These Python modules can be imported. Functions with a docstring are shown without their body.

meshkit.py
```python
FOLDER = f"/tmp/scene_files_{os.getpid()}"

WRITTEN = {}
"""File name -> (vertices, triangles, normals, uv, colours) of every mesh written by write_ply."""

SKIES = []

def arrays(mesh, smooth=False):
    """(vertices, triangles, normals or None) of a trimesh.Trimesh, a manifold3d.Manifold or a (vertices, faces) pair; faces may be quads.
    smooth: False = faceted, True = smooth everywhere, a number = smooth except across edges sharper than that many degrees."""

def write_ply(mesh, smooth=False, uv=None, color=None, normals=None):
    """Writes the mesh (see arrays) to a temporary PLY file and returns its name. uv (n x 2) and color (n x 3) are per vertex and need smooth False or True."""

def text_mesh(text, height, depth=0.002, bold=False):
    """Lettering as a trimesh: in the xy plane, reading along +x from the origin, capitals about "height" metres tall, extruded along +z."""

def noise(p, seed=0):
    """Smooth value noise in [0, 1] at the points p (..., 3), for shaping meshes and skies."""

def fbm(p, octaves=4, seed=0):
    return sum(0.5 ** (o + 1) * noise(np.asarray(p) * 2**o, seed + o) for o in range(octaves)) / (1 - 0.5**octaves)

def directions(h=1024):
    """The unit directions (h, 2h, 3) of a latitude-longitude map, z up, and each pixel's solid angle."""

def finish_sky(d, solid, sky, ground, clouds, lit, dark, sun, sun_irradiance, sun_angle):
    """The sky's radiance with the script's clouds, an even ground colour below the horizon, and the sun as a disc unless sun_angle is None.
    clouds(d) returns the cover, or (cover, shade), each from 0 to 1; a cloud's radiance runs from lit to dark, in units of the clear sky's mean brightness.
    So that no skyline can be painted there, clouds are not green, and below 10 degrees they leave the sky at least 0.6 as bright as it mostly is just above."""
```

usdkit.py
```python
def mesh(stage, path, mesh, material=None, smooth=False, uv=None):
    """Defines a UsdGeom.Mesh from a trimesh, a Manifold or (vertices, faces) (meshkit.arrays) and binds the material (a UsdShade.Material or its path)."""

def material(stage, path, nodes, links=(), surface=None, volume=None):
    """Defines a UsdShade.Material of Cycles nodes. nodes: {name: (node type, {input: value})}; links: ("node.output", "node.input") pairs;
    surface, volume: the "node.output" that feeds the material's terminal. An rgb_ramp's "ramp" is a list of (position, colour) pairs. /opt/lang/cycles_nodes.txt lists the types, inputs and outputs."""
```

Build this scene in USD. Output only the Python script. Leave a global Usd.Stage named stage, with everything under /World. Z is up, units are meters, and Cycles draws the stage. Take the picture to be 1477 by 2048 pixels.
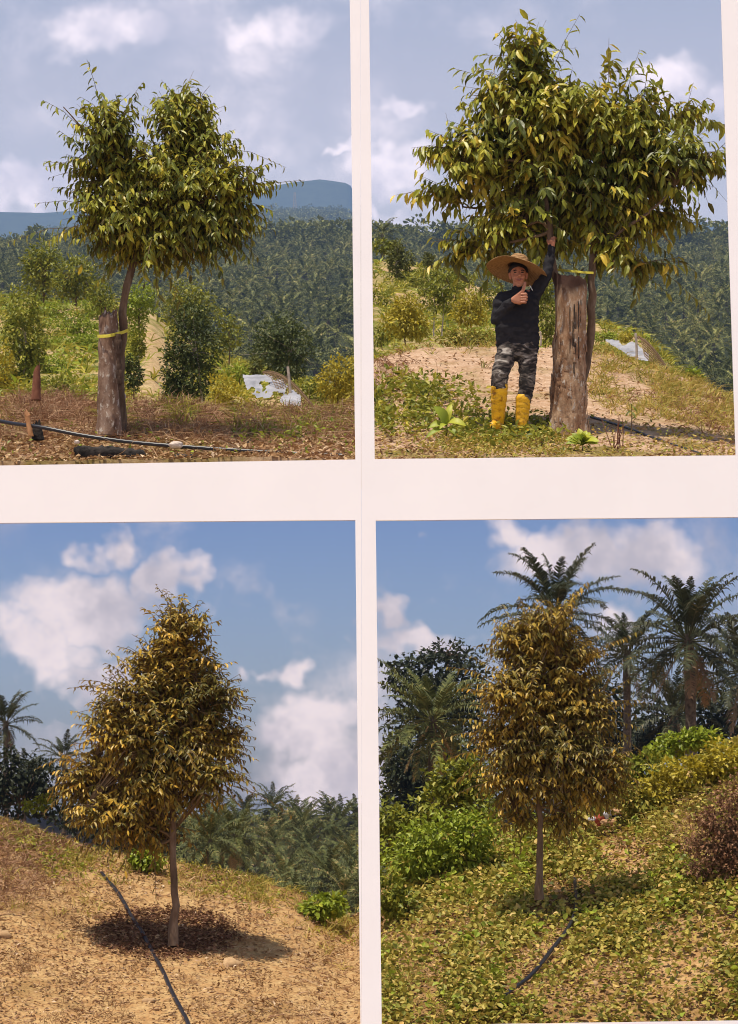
import math, random
import numpy as np, trimesh, manifold3d, usdkit, meshkit
from shapely.geometry import Polygon, box as sbox
from pxr import Usd, UsdGeom, UsdLux, UsdShade, Sdf, Gf, Vt

stage = Usd.Stage.CreateInMemory()
UsdGeom.SetStageUpAxis(stage, 'Z')
UsdGeom.Xform.Define(stage, '/World'); UsdGeom.Scope.Define(stage, '/World/Looks')
T = Sdf.ValueTypeNames
# light and exposure
EXPOSURE, SUN_I, SKY_I = 0.30, 1.05, 0.085
CLOUD_LIT, CLOUD_DARK = (16.0, 13.4, 13.0), (9.2, 8.1, 8.6)
HAZE_D, HAZE_COL = 0.0001, (0.36, 0.58, 1.0)
SKY_RAMP = [(0.0, (2.0, 1.95, 2.3)), (0.06, (1.45, 1.55, 2.05)), (0.2, (0.88, 1.02, 1.66)), (0.36, (3.2, 2.05, 1.5)), (0.48, (3.2, 2.0, 1.45)), (0.7, (1.15, 1.1, 1.05)), (1.0, (1, 1, 1))]
CLOUDS = [(220, 50, 190, 85, .95), (60, 365, 140, 62, .9), (690, 297, 50, 28, .8), (560, 60, 190, 70, .6), (330, 330, 200, 60, .3),
          (1335, 160, 140, 80, 1.0), (1450, 190, 70, 70, 1.0), (800, 335, 160, 70, 1.0), (820, 190, 90, 45, .8), (800, 425, 110, 30, .6), (1350, 330, 150, 80, .6), (1000, 340, 150, 60, .5),
          (205, 1080, 90, 75, .9), (345, 1150, 85, 85, .9), (200, 1210, 260, 95, .95), (60, 1290, 150, 115, 1.0), (200, 1350, 130, 80, .9), (570, 1340, 75, 52, .9), (610, 1450, 200, 100, 1.0), (660, 1560, 220, 110, 1.0), (30, 1560, 120, 60, .6),
          (785, 1230, 80, 75, .95), (860, 1290, 150, 65, .95), (1000, 1075, 110, 60, .9), (1130, 1110, 200, 85, .95), (1300, 1110, 200, 95, .75), (1250, 1250, 120, 60, .6),
          (110, 1425, 70, 45, -.9), (470, 1270, 120, 90, -.8), (640, 1130, 120, 90, -.7), (820, 1100, 90, 80, -.6)]
# ------------------------------------------------------------------ camera, sky, sun, exposure
W, H, F, U0, V0, CAMZ = 1477.0, 2048.0, 6000.0, 738.5, 1610.0, 1.45
cam = UsdGeom.Camera.Define(stage, '/World/camera')
cam.CreateHorizontalApertureAttr(36.0); cam.CreateFocalLengthAttr(36.0 * F / W)
cam.CreateVerticalApertureOffsetAttr((V0 - H / 2) / F * 36.0 * F / W)
cam.AddTranslateOp().Set((0, 0, CAMZ)); cam.AddRotateXOp().Set(90.0)
cam.CreateClippingRangeAttr(Gf.Vec2f(0.5, 20000))
cam.CreateExposureAttr(EXPOSURE)
SUN = np.array([-0.17, -0.20, 0.95]); SUN /= np.linalg.norm(SUN)
sun = UsdLux.DistantLight.Define(stage, '/World/sun')
sun.CreateIntensityAttr(SUN_I); sun.CreateAngleAttr(0.5); sun.CreateNormalizeAttr(True); sun.CreateColorAttr(Gf.Vec3f(1.0, 0.90, 0.74))
_zx = np.cross([0, 1, 0], SUN); _zx /= np.linalg.norm(_zx); _zy = np.cross(SUN, _zx)
sun.AddTransformOp().Set(Gf.Matrix4d(*_zx, 0, *_zy, 0, *SUN, 0, 0, 0, 0, 1))

def sky_material():
    n, l = {}, []
    c = [0]
    def node(kind, ins=None, **links):
        c[0] += 1; k = f'n{c[0]}'; n[k] = (kind, ins or {})
        for i, src in links.items(): l.append((src, f'{k}.{i}'))
        return k
    def m(op, a, b=None, d=None, clamp=False):
        ins, lk = {'math_type': op, 'use_clamp': clamp}, {}
        for key, val in (('value1', a), ('value2', b), ('value3', d)):
            if isinstance(val, str): lk[key] = val
            elif val is not None: ins[key] = float(val)
        return node('math', ins, **lk) + '.value'
    st = node('sky_texture', {'sky_type': 'single_scattering', 'sun_disc': False, 'sun_elevation': math.asin(SUN[2]), 'sun_rotation': math.atan2(SUN[0], SUN[1]), 'aerosol_density': 1.6})
    tc = node('texture_coordinate') + '.generated'
    xyz = node('separate_xyz', None, vector=tc)
    x, y, z = f'{xyz}.x', f'{xyz}.y', f'{xyz}.z'
    ya = m('maximum', m('absolute', y), 0.02)
    a, e0 = m('divide', x, ya), m('divide', z, ya)
    wn = node('noise_texture', {'scale': 42.0, 'detail': 3.0, 'roughness': 0.6}, vector=tc); ws = node('separate_color', None, color=f'{wn}.color')
    a = m('add', a, m('multiply', m('subtract', f'{ws}.r', 0.5), 0.055)); e = m('add', e0, m('multiply', m('subtract', f'{ws}.g', 0.5), 0.040))
    # cumulus: noise over the whole sky, gathered into the banks that stand in the north
    mp = node('mapping', {'scale': (1, 1, 1.25)}, vector=tc)
    nz = node('noise_texture', {'scale': 30.0, 'detail': 5.0, 'roughness': 0.58, 'distortion': 0.15}, vector=f'{mp}.vector') + '.fac'
    nb = node('noise_texture', {'scale': 11.0, 'detail': 1.0, 'roughness': 0.5}, vector=f'{mp}.vector') + '.fac'
    field = m('multiply', m('subtract', nb, 0.50), 1.3)
    field = m('subtract', field, 0.18)
    far = m('multiply', m('less_than', y, 0.0), 50.0)
    ae = node('combine_xyz', None, x=m('add', a, far), y=e) + '.vector'
    for (u, v, ru, rv, s) in CLOUDS:
        sx, sy = F / ru, F / rv
        mpk = node('mapping', {'scale': (sx, sy, 0.0), 'location': (-(u - U0) / F * sx, -(V0 - v) / F * sy, 0.0)}, vector=ae)
        ln = node('vector_math', {'math_type': 'length'}, vector1=f'{mpk}.vector') + '.value'
        if s > 0: field = m('maximum', field, m('multiply_add', ln, -s * 1.25, s * 1.25 - 0.28))
        else: field = m('add', field, m('multiply', m('maximum', m('subtract', 1.0, ln), 0.0), s))
    dens = node('map_range', {'range_type': 'smoothstep', 'from_min': -0.20, 'from_max': 0.50}, value=m('add', field, m('multiply', m('subtract', nz, 0.5), 1.5))) + '.result'
    mp2 = node('mapping', {'location': (0.0, 0.0, 0.006)}, vector=tc)
    n2 = node('noise_texture', {'scale': 34.0, 'detail': 4.0, 'roughness': 0.6}, vector=f'{mp2}.vector') + '.fac'
    shade = node('map_range', {'range_type': 'smoothstep', 'from_min': 0.36, 'from_max': 0.64}, value=n2) + '.result'
    ccol = node('mix_color', {'a': CLOUD_DARK, 'b': CLOUD_LIT}, fac=shade) + '.result'
    # clear sky: the physical sky, bluer low down and veiled higher up
    tint = node('rgb_ramp', {'ramp': SKY_RAMP}, fac=m('multiply', e0, 2.0))
    base = node('mix_color', {'blend_type': 'multiply', 'fac': 1.0, 'use_clamp': False}, a=f'{st}.color', b=f'{tint}.color') + '.result'
    col = node('mix_color', {'use_clamp': True}, fac=m('multiply', dens, 0.95), a=base, b=ccol) + '.result'
    bg = node('background_shader', {'strength': SKY_I}, color=col)
    usdkit.material(stage, '/World/Looks/sky_look', n, l, surface=f'{bg}.background')
sky_material()
sky = UsdLux.DomeLight.Define(stage, '/World/sky')
sky.GetPrim().SetCustomDataByKey('kind', 'structure')
UsdShade.MaterialBindingAPI.Apply(sky.GetPrim()).Bind(UsdShade.Material.Get(stage, '/World/Looks/sky_look'))

# ------------------------------------------------------------------ helpers
def P(u, v, Y):
    u, v, Y = np.broadcast_arrays(np.asarray(u, float), np.asarray(v, float), np.asarray(Y, float))
    return np.stack([(u - U0) * Y / F, Y, CAMZ + (V0 - v) * Y / F], -1)
def lin(r, g, b):
    return tuple((c / 255 / 12.92 if c < 10 else ((c / 255 + 0.055) / 1.055) ** 2.4) for c in (r, g, b))
_names = {}
def path_for(name, parent=None):
    base = (parent or '/World') + '/' + name
    k = _names.get(base, -1) + 1; _names[base] = k
    return base if k == 0 else f'{base}_{k:03d}'
def tag(prim, label=None, cat=None, group=None, kind=None):
    for k, v in (('label', label), ('category', cat), ('group', group), ('kind', kind)):
        if v: prim.SetCustomDataByKey(k, v)
    return prim
def thing(name, label, cat, group=None, loc=None):
    x = UsdGeom.Xform.Define(stage, path_for(name))
    if loc is not None: x.AddTranslateOp().Set(Gf.Vec3d(*map(float, loc)))
    return tag(x.GetPrim(), label, cat, group)
def look(name): return UsdShade.Material.Get(stage, '/World/Looks/' + name)
def part(parent, name, mesh, mat, smooth=False, tint=None, kind=None, label=None):
    par = str(parent.GetPath()) if parent is not None else None
    m = usdkit.mesh(stage, path_for(name, par), mesh, look(mat), smooth)
    if tint is not None:
        UsdGeom.PrimvarsAPI(m).CreatePrimvar('tint', T.FloatArray, 'vertex').Set(Vt.FloatArray.FromNumpy(np.asarray(tint, np.float32)))
    m.CreateDoubleSidedAttr(True)
    return tag(m.GetPrim(), label, None, None, kind)
def local(parent_loc, mesh):
    v, f = mesh; return (np.asarray(v) - np.asarray(parent_loc), f)
def copy_of(proto, name, label, cat, group, loc, rz=0.0, s=1.0):
    x = UsdGeom.Xform.Define(stage, path_for(name))
    x.AddTranslateOp().Set(Gf.Vec3d(*map(float, loc))); x.AddRotateZOp().Set(float(rz)); x.AddScaleOp().Set(Gf.Vec3f(s, s, s))
    x.GetPrim().GetReferences().AddInternalReference(proto); x.GetPrim().SetInstanceable(True)
    return tag(x.GetPrim(), label, cat, group)
class MB:
    "collects vertices, triangles and tints"
    def __init__(s): s.v, s.f, s.t, s.n = [], [], [], 0
    def add(s, vf, tint=0.5):
        v, f = vf[0], vf[1]; f = np.asarray(f)
        if len(v) == 0: return s
        if f.shape[1] == 4: f = np.vstack([f[:, [0, 1, 2]], f[:, [0, 2, 3]]])
        s.v.append(np.asarray(v, float)); s.f.append(f + s.n); s.n += len(v)
        s.t.append(np.broadcast_to(np.asarray(tint, float), (len(v),))); return s
    def mesh(s): return np.vstack(s.v), np.vstack(s.f)
    def tint(s): return np.concatenate(s.t)
def unit(a): return a / (np.linalg.norm(a, axis=-1, keepdims=True) + 1e-12)
def tube(points, radii, sides=8, rough=0.0, seed=0, cap=True):
    p = np.asarray(points, float); n = len(p)
    t = unit(np.gradient(p, axis=0)); ref = np.where(np.abs(t[:, 2:]) < 0.9, [[0, 0, 1.0]], [[0, 1.0, 0]])
    a = np.cross(t[0], ref[0]); a /= np.linalg.norm(a); A = []
    for i in range(n):
        a = a - t[i] * np.dot(a, t[i]); a /= np.linalg.norm(a); A.append(a)
    A = np.array(A); B = np.cross(t, A); ang = np.arange(sides) * 2 * np.pi / sides
    r = np.broadcast_to(radii, (n,))[:, None] * np.ones((1, sides))
    if rough: r = r * (1 + rough * (np.random.default_rng(seed).random((n, sides)) - 0.5) * 2)
    v = p[:, None] + r[..., None] * (np.cos(ang)[None, :, None] * A[:, None] + np.sin(ang)[None, :, None] * B[:, None])
    i, j = np.meshgrid(np.arange(n - 1), np.arange(sides), indexing='ij')
    q = np.stack([i * sides + j, i * sides + (j + 1) % sides, (i + 1) * sides + (j + 1) % sides, (i + 1) * sides + j], -1).reshape(-1, 4)
    f = np.vstack([q[:, [0, 1, 2]], q[:, [0, 2, 3]]]); v = v.reshape(-1, 3)
    if cap:
        v = np.vstack([v, p[:1], p[-1:]]); k = np.arange(sides)
        f = np.vstack([f, np.stack([(k + 1) % sides, k, np.full(sides, n * sides)], 1), np.stack([(n - 1) * sides + k, (n - 1) * sides + (k + 1) % sides, np.full(sides, n * sides + 1)], 1)])
    return v, f
def spline(pts, n):
    pts = np.asarray(pts, float)
    from scipy.interpolate import CubicSpline, PchipInterpolator
    s = np.r_[0, np.cumsum(np.linalg.norm(np.diff(pts, axis=0), axis=1))]
    return CubicSpline(s, pts)(np.linspace(0, s[-1], n)) if len(pts) > 2 else pts[0] + np.linspace(0, 1, n)[:, None] * (pts[1] - pts[0])
def strands(p0, p1, p2, r, bend=None):
    "many thin three-sided two-segment twigs at once (quadratic arcs p0-p1-p2)"
    n = len(p0); pts = np.stack([p0, 0.25 * p0 + 0.5 * p1 + 0.25 * p2, p2], 1)
    d = unit(p2 - p0); a = unit(np.cross(d, np.array([0.31, 0.2, 0.93]) + 0 * d)); b = np.cross(d, a)
    ang = np.arange(3) * 2 * np.pi / 3; rr = np.stack([r, r * 0.85, r * 0.4], 1)
    v = pts[:, :, None] + rr[:, :, None, None] * (np.cos(ang)[None, None, :, None] * a[:, None, None] + np.sin(ang)[None, None, :, None] * b[:, None, None])
    q = []
    for i in range(2):
        for j in range(3):
            q += [[i * 3 + j, i * 3 + (j + 1) % 3, (i + 1) * 3 + (j + 1) % 3], [i * 3 + j, (i + 1) * 3 + (j + 1) % 3, (i + 1) * 3 + j]]
    f = np.array(q)[None] + (np.arange(n) * 9)[:, None, None]
    return v.reshape(-1, 3), f.reshape(-1, 3)
LEAF_F = np.array([[0, 2, 1], [0, 3, 2], [1, 2, 5], [1, 5, 4], [2, 3, 6], [2, 6, 5], [4, 5, 7], [5, 6, 7]])
def leaves(p, d, nrm, L, Wd, curl, fold=0.25):
    "elliptic folded, curling leaves: base p, direction d, upper side nrm; eight triangles each"
    n = len(p); d = unit(d); s = unit(np.cross(d, nrm)); nrm = np.cross(s, d); L, Wd, curl = (np.broadcast_to(np.asarray(q, float), (n,))[:, None] for q in (L, Wd, curl))
    def at(t, w, up): return p + d * L * t - nrm * (curl * L * t * t - up * Wd) + s * Wd * w
    v = np.stack([p, at(.30, -.46, fold), at(.32, 0, 0), at(.30, .46, fold), at(.68, -.40, fold), at(.70, 0, 0), at(.68, .40, fold), at(1.0, 0, 0)], 1)
    return v, LEAF_F
def leaf_mesh(v, f):
    n, k = v.shape[:2]
    return v.reshape(-1, 3), (f[None] + (np.arange(n) * k)[:, None, None]).reshape(-1, 3)
def blades(p, d, nrm, L, Wd):
    "diamond leaves folded on the midrib, two triangles each"
    n = len(p); d = unit(d); s = unit(np.cross(d, nrm)); nn = np.cross(s, d); L, Wd = (np.broadcast_to(np.asarray(q, float), (n,))[:, None] for q in (L, Wd))
    v = np.stack([p, p + d * L * .45 - s * Wd * .5 + nn * Wd * .15, p + d * L * .97 - nn * L * .12, p + d * L * .45 + s * Wd * .5 + nn * Wd * .15], 1)
    return v, np.array([[0, 2, 1], [0, 3, 2]])
def rdir(rng, n): return unit(rng.normal(size=(n, 3)))
def fb(x, y, s, seed=0, oct=3): return meshkit.fbm(np.stack([np.asarray(x) * s, np.asarray(y) * s, np.zeros_like(np.asarray(x, float)) + 3.7], -1), oct, seed) - 0.5

# ------------------------------------------------------------------ materials
def m_leaf(name, ramp, rough=0.45, trans=0.22, spec=0.4, back=None, backf=0.6):
    n = {'at': ('attribute', {'attribute': 'tint'}), 'r': ('rgb_ramp', {'ramp': ramp}), 'p': ('principled_bsdf', {'roughness': rough, 'specular_ior_level': spec}),
         't': ('translucent_bsdf', {}), 'm': ('mix_closure', {'fac': trans})}
    l = [('at.fac', 'r.fac'), ('p.BSDF', 'm.closure1'), ('t.BSDF', 'm.closure2'), ('r.color', 't.color')]
    if back:
        n['g'] = ('geometry', {}); n['b'] = ('mix_color', {'b': back}); n['bf'] = ('math', {'math_type': 'multiply', 'value2': backf})
        l += [('g.backfacing', 'bf.value1'), ('bf.value', 'b.fac'), ('r.color', 'b.a'), ('b.result', 'p.base_color')]
    else: l.append(('r.color', 'p.base_color'))
    return usdkit.material(stage, '/World/Looks/' + name, n, l, surface='m.closure')
def m_noise(name, ramp, scale=8.0, detail=5.0, rough=0.85, bump=0.4, bdist=0.01, spec=0.25, stretch=(1, 1, 1), scale2=None, ramp2=None, distortion=0.0):
    n = {'tc': ('texture_coordinate', {}), 'mp': ('mapping', {'scale': stretch}), 'n': ('noise_texture', {'scale': scale, 'detail': detail, 'roughness': 0.62, 'distortion': distortion}), 'r': ('rgb_ramp', {'ramp': ramp}),
         'b': ('bump', {'strength': bump, 'distance': bdist}), 'p': ('principled_bsdf', {'roughness': rough, 'specular_ior_level': spec})}
    l = [('tc.object', 'mp.vector'), ('mp.vector', 'n.vector'), ('n.fac', 'r.fac'), ('n.fac', 'b.height'), ('b.normal', 'p.normal')]
    if ramp2:
        n['n2'] = ('noise_texture', {'scale': scale2, 'detail': 4.0, 'roughness': 0.6}); n['r2'] = ('rgb_ramp', {'ramp': ramp2}); n['mx'] = ('mix_color', {'blend_type': 'multiply', 'fac': 1.0})
        l += [('tc.object', 'n2.vector'), ('n2.fac', 'r2.fac'), ('r.color', 'mx.a'), ('r2.color', 'mx.b'), ('mx.result', 'p.base_color')]
    else: l.append(('r.color', 'p.base_color'))
    return usdkit.material(stage, '/World/Looks/' + name, n, l, surface='p.BSDF')
def m_plain(name, col, rough=0.5, spec=0.4, bump=0.0, scale=40.0, var=0.15):
    dark = tuple(c * (1 - var) for c in col); lite = tuple(c * (1 + var) for c in col)
    return m_noise(name, [(0.3, dark), (0.7, lite)], scale=scale, rough=rough, bump=bump, spec=spec)
# ------------------------------------------------------------------ the materials of the place
m_noise('paper', [(0.3, (0.685, 0.655, 0.69)), (0.7, (0.71, 0.68, 0.715))], scale=3.0, rough=0.75, bump=0.03, bdist=0.002, spec=0.2)
m_noise('bark', [(0.25, (0.07, 0.045, 0.03)), (0.5, (0.16, 0.11, 0.075)), (0.75, (0.28, 0.22, 0.17))], scale=14.0, rough=0.9, bump=0.8, bdist=0.01, stretch=(1, 1, 0.35), scale2=3.0, ramp2=[(0.3, (0.7, 0.7, 0.7)), (0.7, (1.05, 1.0, 0.95))])
m_noise('dark_bark', [(0.3, (0.035, 0.02, 0.014)), (0.7, (0.10, 0.065, 0.045))], scale=20.0, rough=0.95, bump=0.8, stretch=(1, 1, 0.4))
m_noise('twig_wood', [(0.3, (0.09, 0.055, 0.03)), (0.7, (0.19, 0.13, 0.07))], scale=20.0, rough=0.9)
m_noise('pale_wood', [(0.3, (0.30, 0.24, 0.19)), (0.7, (0.48, 0.42, 0.35))], scale=20.0, rough=0.85)
m_noise('palm_trunk', [(0.3, (0.05, 0.04, 0.03)), (0.7, (0.16, 0.13, 0.10))], scale=6.0, rough=0.95, bump=1.0, bdist=0.05)
m_plain('black_hose', (0.016, 0.016, 0.022), rough=0.35, spec=0.5, scale=30)
m_noise('charred', [(0.35, (0.008, 0.007, 0.007)), (0.75, (0.06, 0.05, 0.045))], scale=18, rough=0.95, bump=0.9, bdist=0.02)
G = lambda *c: tuple(c)
m_leaf('durian_leaf', [(0, G(.06, .078, .013)), (.3, G(.165, .19, .024)), (.6, G(.335, .345, .036)), (.86, G(.54, .49, .05)), (1, G(.64, .48, .06))], rough=.42, trans=.3, spec=.45, back=G(.17, .115, .035), backf=.55)
m_leaf('golden_leaf', [(0, G(.065, .066, .015)), (.3, G(.185, .155, .026)), (.62, G(.38, .265, .038)), (.87, G(.56, .37, .048)), (1, G(.66, .41, .055))], rough=.45, trans=.2, spec=.4, back=G(.20, .12, .035), backf=.6)
m_leaf('palm_leaf', [(0, G(.034, .044, .015)), (.6, G(.092, .10, .034)), (.85, G(.19, .18, .07)), (1, G(.36, .22, .11))], rough=.55, trans=.12, spec=.22)
m_leaf('bush_leaf', [(0, G(.065, .085, .013)), (.45, G(.22, .24, .026)), (.8, G(.42, .38, .042)), (1, G(.54, .45, .06))], rough=.5, trans=.22, spec=.3)
m_leaf('bright_leaf', [(0, G(.12, .155, .016)), (.5, G(.29, .36, .030)), (1, G(.50, .50, .05))], rough=.5, trans=.25, spec=.35)
m_leaf('yellow_leaf', [(0, G(.18, .16, .018)), (.5, G(.46, .37, .03)), (1, G(.64, .52, .05))], rough=.5, trans=.25, spec=.35)
m_leaf('cover_leaf', [(0, G(.085, .10, .016)), (.35, G(.25, .25, .036)), (.65, G(.47, .38, .075)), (1, G(.62, .42, .14))], rough=.55, trans=.18, spec=.3)
m_leaf('dry_litter', [(0, G(.13, .066, .03)), (.5, G(.33, .19, .09)), (.85, G(.52, .35, .19)), (1, G(.66, .50, .34))], rough=.8, trans=.08, spec=.15)
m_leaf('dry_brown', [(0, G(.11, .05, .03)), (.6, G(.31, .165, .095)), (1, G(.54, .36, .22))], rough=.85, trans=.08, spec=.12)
m_leaf('plantation_leaf', [(0, G(.03, .036, .010)), (.35, G(.10, .115, .03)), (.65, G(.25, .25, .062)), (.88, G(.46, .43, .12)), (1, G(.52, .38, .16))], rough=.55, trans=.15, spec=.2)
m_leaf('dark_palm_leaf', [(0, G(.020, .026, .010)), (.6, G(.050, .058, .020)), (.85, G(.13, .13, .055)), (1, G(.24, .15, .08))], rough=.5, trans=.1, spec=.3)  # darkened palm leaf: the backlit silhouette look is put into the colour
m_leaf('valley_leaf', [(0, G(.038, .05, .015)), (.6, G(.135, .15, .042)), (.85, G(.27, .25, .08)), (1, G(.40, .27, .12))], rough=.55, trans=.12, spec=.2)
m_leaf('deep_leaf', [(0, G(.028, .042, .012)), (.55, G(.085, .11, .026)), (1, G(.24, .25, .055))], rough=.5, trans=.2, spec=.3)
m_leaf('dead_leaf', [(0, G(.09, .045, .025)), (.5, G(.26, .135, .075)), (1, G(.50, .31, .18))], rough=.8, trans=.1, spec=.15)
m_leaf('shade_leaf', [(0, G(.012, .017, .007)), (.6, G(.034, .043, .013)), (1, G(.08, .085, .025))], rough=.55, trans=.12, spec=.3)  # dark-leaved trees; the shade they stand in is put into the colour too
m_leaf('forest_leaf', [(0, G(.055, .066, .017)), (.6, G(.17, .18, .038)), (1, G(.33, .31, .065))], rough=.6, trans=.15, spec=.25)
def m_ground(name, sand, soil, veg, sc=1.0, vegmid=0.55):
    n = {'tc': ('geometry', {}), 'n1': ('noise_texture', {'scale': 1.1 * sc, 'detail': 6.0, 'roughness': .65}), 'n2': ('noise_texture', {'scale': 9.0 * sc, 'detail': 6.0, 'roughness': .7}), 'n3': ('noise_texture', {'scale': 45.0 * sc, 'detail': 3.0, 'roughness': .6}),
         'r1': ('rgb_ramp', {'ramp': [(.38, sand), (.60, soil)]}), 'r2': ('rgb_ramp', {'ramp': [(vegmid - .10, (0, 0, 0)), (vegmid + .08, (1, 1, 1))]}), 'mx': ('mix_color', {'b': veg}),
         'r3': ('rgb_ramp', {'ramp': [(.3, (.70, .68, .66)), (.7, (1.12, 1.12, 1.1))]}), 'mm': ('mix_color', {'blend_type': 'multiply', 'fac': 1.0}), 'at': ('attribute', {'attribute': 'tint'}), 'ad': ('math', {'math_type': 'add'}), 'sb': ('math', {'math_type': 'subtract', 'value2': .5}),
         'b': ('bump', {'strength': .7, 'distance': .03 / sc}), 'p': ('principled_bsdf', {'roughness': .95, 'specular_ior_level': .1})}
    l = [('tc.position', 'n1.vector'), ('tc.position', 'n2.vector'), ('tc.position', 'n3.vector'), ('n2.fac', 'r1.fac'), ('at.fac', 'sb.value1'), ('n1.fac', 'ad.value1'), ('sb.value', 'ad.value2'), ('ad.value', 'r2.fac'), ('r1.color', 'mx.a'), ('r2.color', 'mx.fac'),
         ('mx.result', 'mm.a'), ('n3.fac', 'r3.fac'), ('r3.color', 'mm.b'), ('mm.result', 'p.base_color'), ('n2.fac', 'b.height'), ('b.normal', 'p.normal')]
    usdkit.material(stage, '/World/Looks/' + name, n, l, surface='p.BSDF')
m_ground('sandy_soil', G(.51, .345, .165), G(.40, .23, .10), G(.24, .14, .05))
m_ground('hill_soil', G(.56, .40, .285), G(.42, .265, .165), G(.22, .17, .05), sc=1.0)
m_ground('slope_soil', G(.56, .42, .24), G(.44, .29, .15), G(.20, .20, .04), sc=.35, vegmid=.47)
m_ground('plantation_soil', G(.05, .055, .022), G(.034, .04, .016), G(.03, .038, .014), sc=.05)
m_ground('far_soil', G(.13, .135, .06), G(.09, .10, .045), G(.07, .08, .035), sc=.02)
m_noise('bare_earth', [(.3, (.55, .33, .20)), (.7, (.68, .46, .31))], scale=.2, rough=.95, bump=.2)
m_noise('mountain_forest', [(.3, (.035, .045, .03)), (.7, (.06, .075, .045))], scale=.03, rough=.95, bump=.0)

# ------------------------------------------------------------------ terrain: heights over x and distance Y
ip = np.interp
def uof(x, Y): return np.asarray(x) * F / np.asarray(Y) + U0
def zof(v, Y): return CAMZ + (V0 - v) * Y / F
def softstep(x, a, b):
    t = np.clip((np.asarray(x, float) - a) / (b - a), 0, 1); return t * t * (3 - 2 * t)
# lower ground: a flat verge, the two mounds with the trees, then a drop to the valley
LC_U = [-300, 0, 150, 330, 500, 600, 700, 745, 800, 900, 1000, 1100, 1170, 1300, 1400, 1477, 1800]
LC_V = [1600, 1640, 1692, 1722, 1762, 1792, 1850, 1800, 1730, 1690, 1672, 1655, 1640, 1575, 1525, 1490, 1440]
def z_low(x, Y):
    x, Y = np.asarray(x, float), np.asarray(Y, float); x, Y = np.broadcast_arrays(x, Y)
    u = uof(x, np.clip(Y, 20, 24.7)); yc = ip(u, [0, 700, 800, 1477], [24.2, 24.2, 24.7, 24.7]); s = np.clip((Y - 19.9) / (yc - 19.9), 0, 1)
    p = ip(u, [0, 690, 770, 1477], [.95, .95, .72, .72]); vc = ip(u, LC_U, LC_V)
    v = 2075 + (vc - 2075) * np.maximum(s, 1e-6) ** p
    z = zof(v, np.clip(Y, 19.9, yc)) + fb(x, Y, .9, 5) * .10 * softstep(Y, 19.8, 20.8) + fb(x, Y, 5, 9) * .04 * softstep(Y, 19, 20)
    fall = np.maximum(Y - yc, 0)
    return np.where(fall > 0, np.maximum(z - fall * .13 - .004 * fall * fall, -9.0 + fb(x, Y, .02, 3) * 4), z)
# upper knoll
KC_U = [-300, 0, 150, 350, 500, 700, 745, 850, 1000, 1180, 1300, 1400, 1477, 1800]
KC_V = [802, 802, 804, 822, 830, 828, 720, 692, 690, 697, 735, 765, 795, 850]
def z_knoll(x, Y):
    x, Y = np.broadcast_arrays(np.asarray(x, float), np.asarray(Y, float))
    u = uof(x, np.clip(Y, 26.6, 34)); yc = ip(u, [0, 690, 780, 1477], [31., 31., 34., 34.]); s = np.clip((Y - 26.6) / (yc - 26.6), 0, 1)
    p = ip(u, [0, 690, 780, 1477], [1., 1., 1.12, 1.12]); v = 921 + (ip(u, KC_U, KC_V) - 921) * np.maximum(s, 1e-6) ** p
    z = zof(v, np.clip(Y, 26.6, yc)) + fb(x, Y, 1.1, 15) * .10 + fb(x, Y, 6, 19) * .05
    fall = np.maximum(Y - yc, 0); return z + fall * .02 - .25 * np.minimum(fall, 1.2)
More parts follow.
